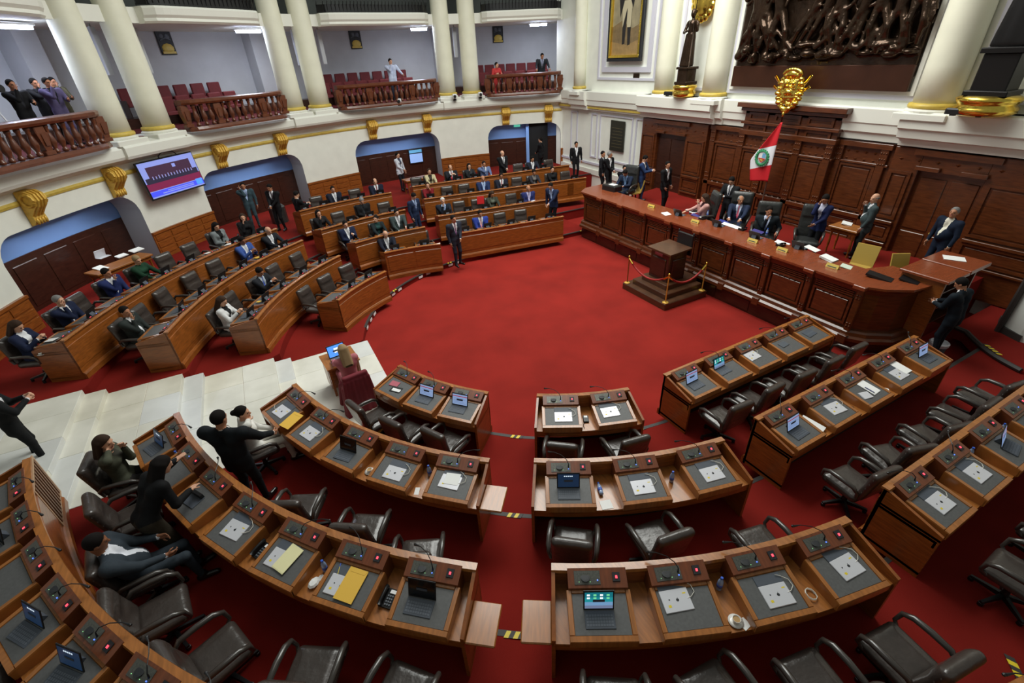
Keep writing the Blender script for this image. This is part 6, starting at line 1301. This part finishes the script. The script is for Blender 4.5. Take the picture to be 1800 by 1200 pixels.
pq([(-.30, .62), (-.14, .58), (-.05, 1.5), (-.02, 1.9), (-.30, 1.9)], 3, .003); pq([(.05, .66), (.22, .62), (.26, 1.9), (-.02, 1.9)], 3, .003); pq([(-.28, 1.25), (-.05, 1.25), (-.0, 1.95), (.24, 1.25), (.30, 1.9), (.28, 2.35), (-.3, 2.35)], 4, .004)
pq([(-.36, 1.9), (-.2, 2.2), (.2, 2.2), (.42, 1.6), (.55, 2.4), (.42, 3.2), (.12, 3.36), (-.14, 3.36), (-.42, 3.1), (-.5, 2.5)], 3, .005); pq([(.1, 3.36), (.13, 3.56), (0, 3.7), (-.13, 3.56), (-.1, 3.36)], 5, .006)
obj('canvas', m, [mat('paint_sky', (150, 140, 112), .6, noise=.25, nscale=3), mat('paint_hills', (128, 108, 76), .6, noise=.3, nscale=4), mat('paint_ground', (156, 128, 84), .6, noise=.2, nscale=5), mat('paint_coat', (38, 34, 34), .6, noise=.2, nscale=5), mat('paint_breeches', (186, 176, 146), .6), mat('paint_face', (150, 104, 80), .6)], pt)
k = tag(obj('small_plaque', MB().cbox(-.19, .19, 0, .03, 0, .17, .01), BRONZE, None, (FW - .03, 18.0, 5.38), PI / 2), 'small bronze plaque on the wall below the painting', 'plaque')
k = thing('wall_plaque', 'large dark bronze wall plaque behind the two talking people', 'plaque', (FW - .05, 18.95, 2.25), PI / 2); obj('plaque_board', MB().cbox(-.52, .52, 0, .06, 0, 1.35, .02), mat('plaque_bronze', (46, 46, 36), .5, metal=.3), k)
m = MB()
for q in range(7): m.box(-.4 + .03 * (q % 2), .4 - .05 * (q % 3), .06, .064, .18 + .14 * q, .2 + .14 * q)
k2 = obj('plaque_lettering', m, mat('plaque_text', (86, 78, 52), .5), k); k2['kind'] = 'stuff'
# gilt coat of arms above the central panel
em = thing('coat_of_arms', 'bright gold coat of arms above the central wood panel', 'emblem', (FW - .66, 10.22, 4.72), PI / 2)
s = SDF((-.8, -.2, -.3), (.8, .35, 1.6), .02)
s.ell((0, 0, .62), (.42, .1, .52), k=.02); s.rbox((0, .08, .62), (.27, .06, .34), .05, k=.03); s.ell((0, .06, .3), (.26, .07, .22), k=.03)
for q in range(22):
    t = 2 * PI * q / 22; s.ell((.40 * math.sin(t), .05 + .03 * (q % 2), .55 - .62 * math.cos(t)), (.10, .08, .08), k=.03)
for q in range(60):
    t = rr.uniform(0, 2 * PI); r_ = rr.uniform(.1, .46); s.ell((r_ * .85 * math.sin(t), .1, .58 - 1.25 * r_ * math.cos(t)), (.05, .05, .04), k=.025)
for q in range(10): t = PI * (q + .5) / 10; s.ell((.28 * math.cos(t), .1, 1.12 + .16 * math.sin(t)), (.07, .07, .07), k=.02)
s.ell((0, .1, 1.12), (.2, .08, .12), k=.03); s.cap((-.16, .16, .72), (.16, .16, .72), .03, k=.01); s.cap((0, .16, .72), (0, .16, .9), .03, k=.01); s.ell((-.13, .16, .82), (.07, .05, .07), k=.01); s.ell((.13, .16, .82), (.06, .05, .09), k=.01); s.ell((0, .16, .52), (.14, .06, .1), k=.01); s.ell((0, .08, -.12), (.16, .08, .12), k=.03)
V, Q = s.nets(); link('shield_and_wreath', npmesh('shield_and_wreath', V, Q, [GOLDB]), em).scale = (.95, 1, .8)
for a, b in (((-.3, 0, .5), (-.56, .05, .86)), ((.3, 0, .5), (.58, .05, .84)), ((-.35, 0, .4), (-.58, .05, .56)), ((.35, 0, .4), (.58, .05, .56))): obj('flag_staff', MB().tube([a, b], [.03, .045], 8), GOLDB, em, smooth=True)
# national flag hanging on a slanted pole
fg = thing('flag', 'red and white flag with a wreathed crest hanging before the panelling', 'flag', (FW - 1.0, 10.08, 2.55), PI / 2)
nu, nv = 14, 30; vs = []; fs = []; mi = []
for j in range(nv + 1):
    t = j / nv
    for i in range(nu + 1):
        q = i / nu; z = 1.78 * (1 - t); wd = .06 + .74 * min(1, t / .52) if t < .52 else .80 - .12 * (t - .52) / .48
        hang = (0.02 - q * wd); zz = z - q * .34 * min(1, t * 1.5) * (1 - .75 * max(0, t - .55) / .45)
        vs.append((-hang - .1, .045 * math.sin(q * 7 + t * 2) * min(1, t * 3) + .1, zz))
def fcol(t): return 0 if t < .38 or t > .70 else 1
for j in range(nv):
    for i in range(nu): a = j * (nu + 1) + i; fs.append((a, a + 1, a + nu + 2, a + nu + 1)); mi.append(fcol((j + .5) / nv))
m = MB().add(vs, fs); m.m = mi; cl = obj('flag_cloth', m, [mat('flag_red', (196, 22, 34), .75), mat('flag_white', (226, 226, 232), .75)], fg, smooth=True)
sol = cl.modifiers.new('thickness', 'SOLIDIFY'); sol.thickness = .006; sol.offset = 0
def fpt(q, t): a = vs[int(round(t * nv)) * (nu + 1) + int(round(q * nu))]; return a
cx_, cy_, cz_ = fpt(.5, .54)
m = MB().tube([(cx_ + .2 * math.cos(2 * PI * q / 20), cy_ + .09, cz_ + .21 * math.sin(2 * PI * q / 20)) for q in range(20)], .03, 6, closed=True)
for q in range(20): m.ball((cx_ + .235 * math.cos(2 * PI * q / 20), cy_ + .09, cz_ + .245 * math.sin(2 * PI * q / 20)), .035, 6, sc=(1, .5, 1))
obj('crest_wreath', m, mat('crest_green', (50, 140, 90), .7), cl)
m = MB(); m.add([(cx_ + x, cy_ + .095, cz_ + z) for x, z in ((-.13, .15), (.13, .15), (.135, -.03), (0, -.165), (-.135, -.03))], [(0, 1, 2, 3, 4)], 0); m.add([(cx_ + x, cy_ + .097, cz_ + z) for x, z in ((-.12, -.01), (.12, -.01), (.12, -.04), (0, -.15), (-.12, -.04))], [(0, 1, 2, 3, 4)], 1); m.add([(cx_ + x, cy_ + .097, cz_ + z) for x, z in ((-.12, .0), (0, .0), (0, .14), (-.12, .14))], [(0, 1, 2, 3)], 2); m.add([(cx_ + x, cy_ + .099, cz_ + z) for x, z in ((-.05, -.1), (.05, -.08), (.07, -.03), (-.03, -.04))], [(0, 1, 2, 3)], 3)
obj('crest_shield', m, [WHITE, mat('crest_red', (190, 60, 50), .7), mat('crest_blue', (110, 170, 210), .7), GOLDP], cl)
obj('pole_foot', MB().lathe([(.2, -1.45), (.2, -1.4), (.05, -1.34)], 14, (-.06, .1, 0)), WOODD, fg); obj('flag_pole', MB().tube([(-.06, .1, -1.4), (-.06, .08, 1.98)], .02, 8), WOODD, fg, smooth=True); obj('pole_tip', MB().ball((-.06, .08, 2.0), .04, 8, sc=(1, 1, 2)), GOLDB, fg, smooth=True)
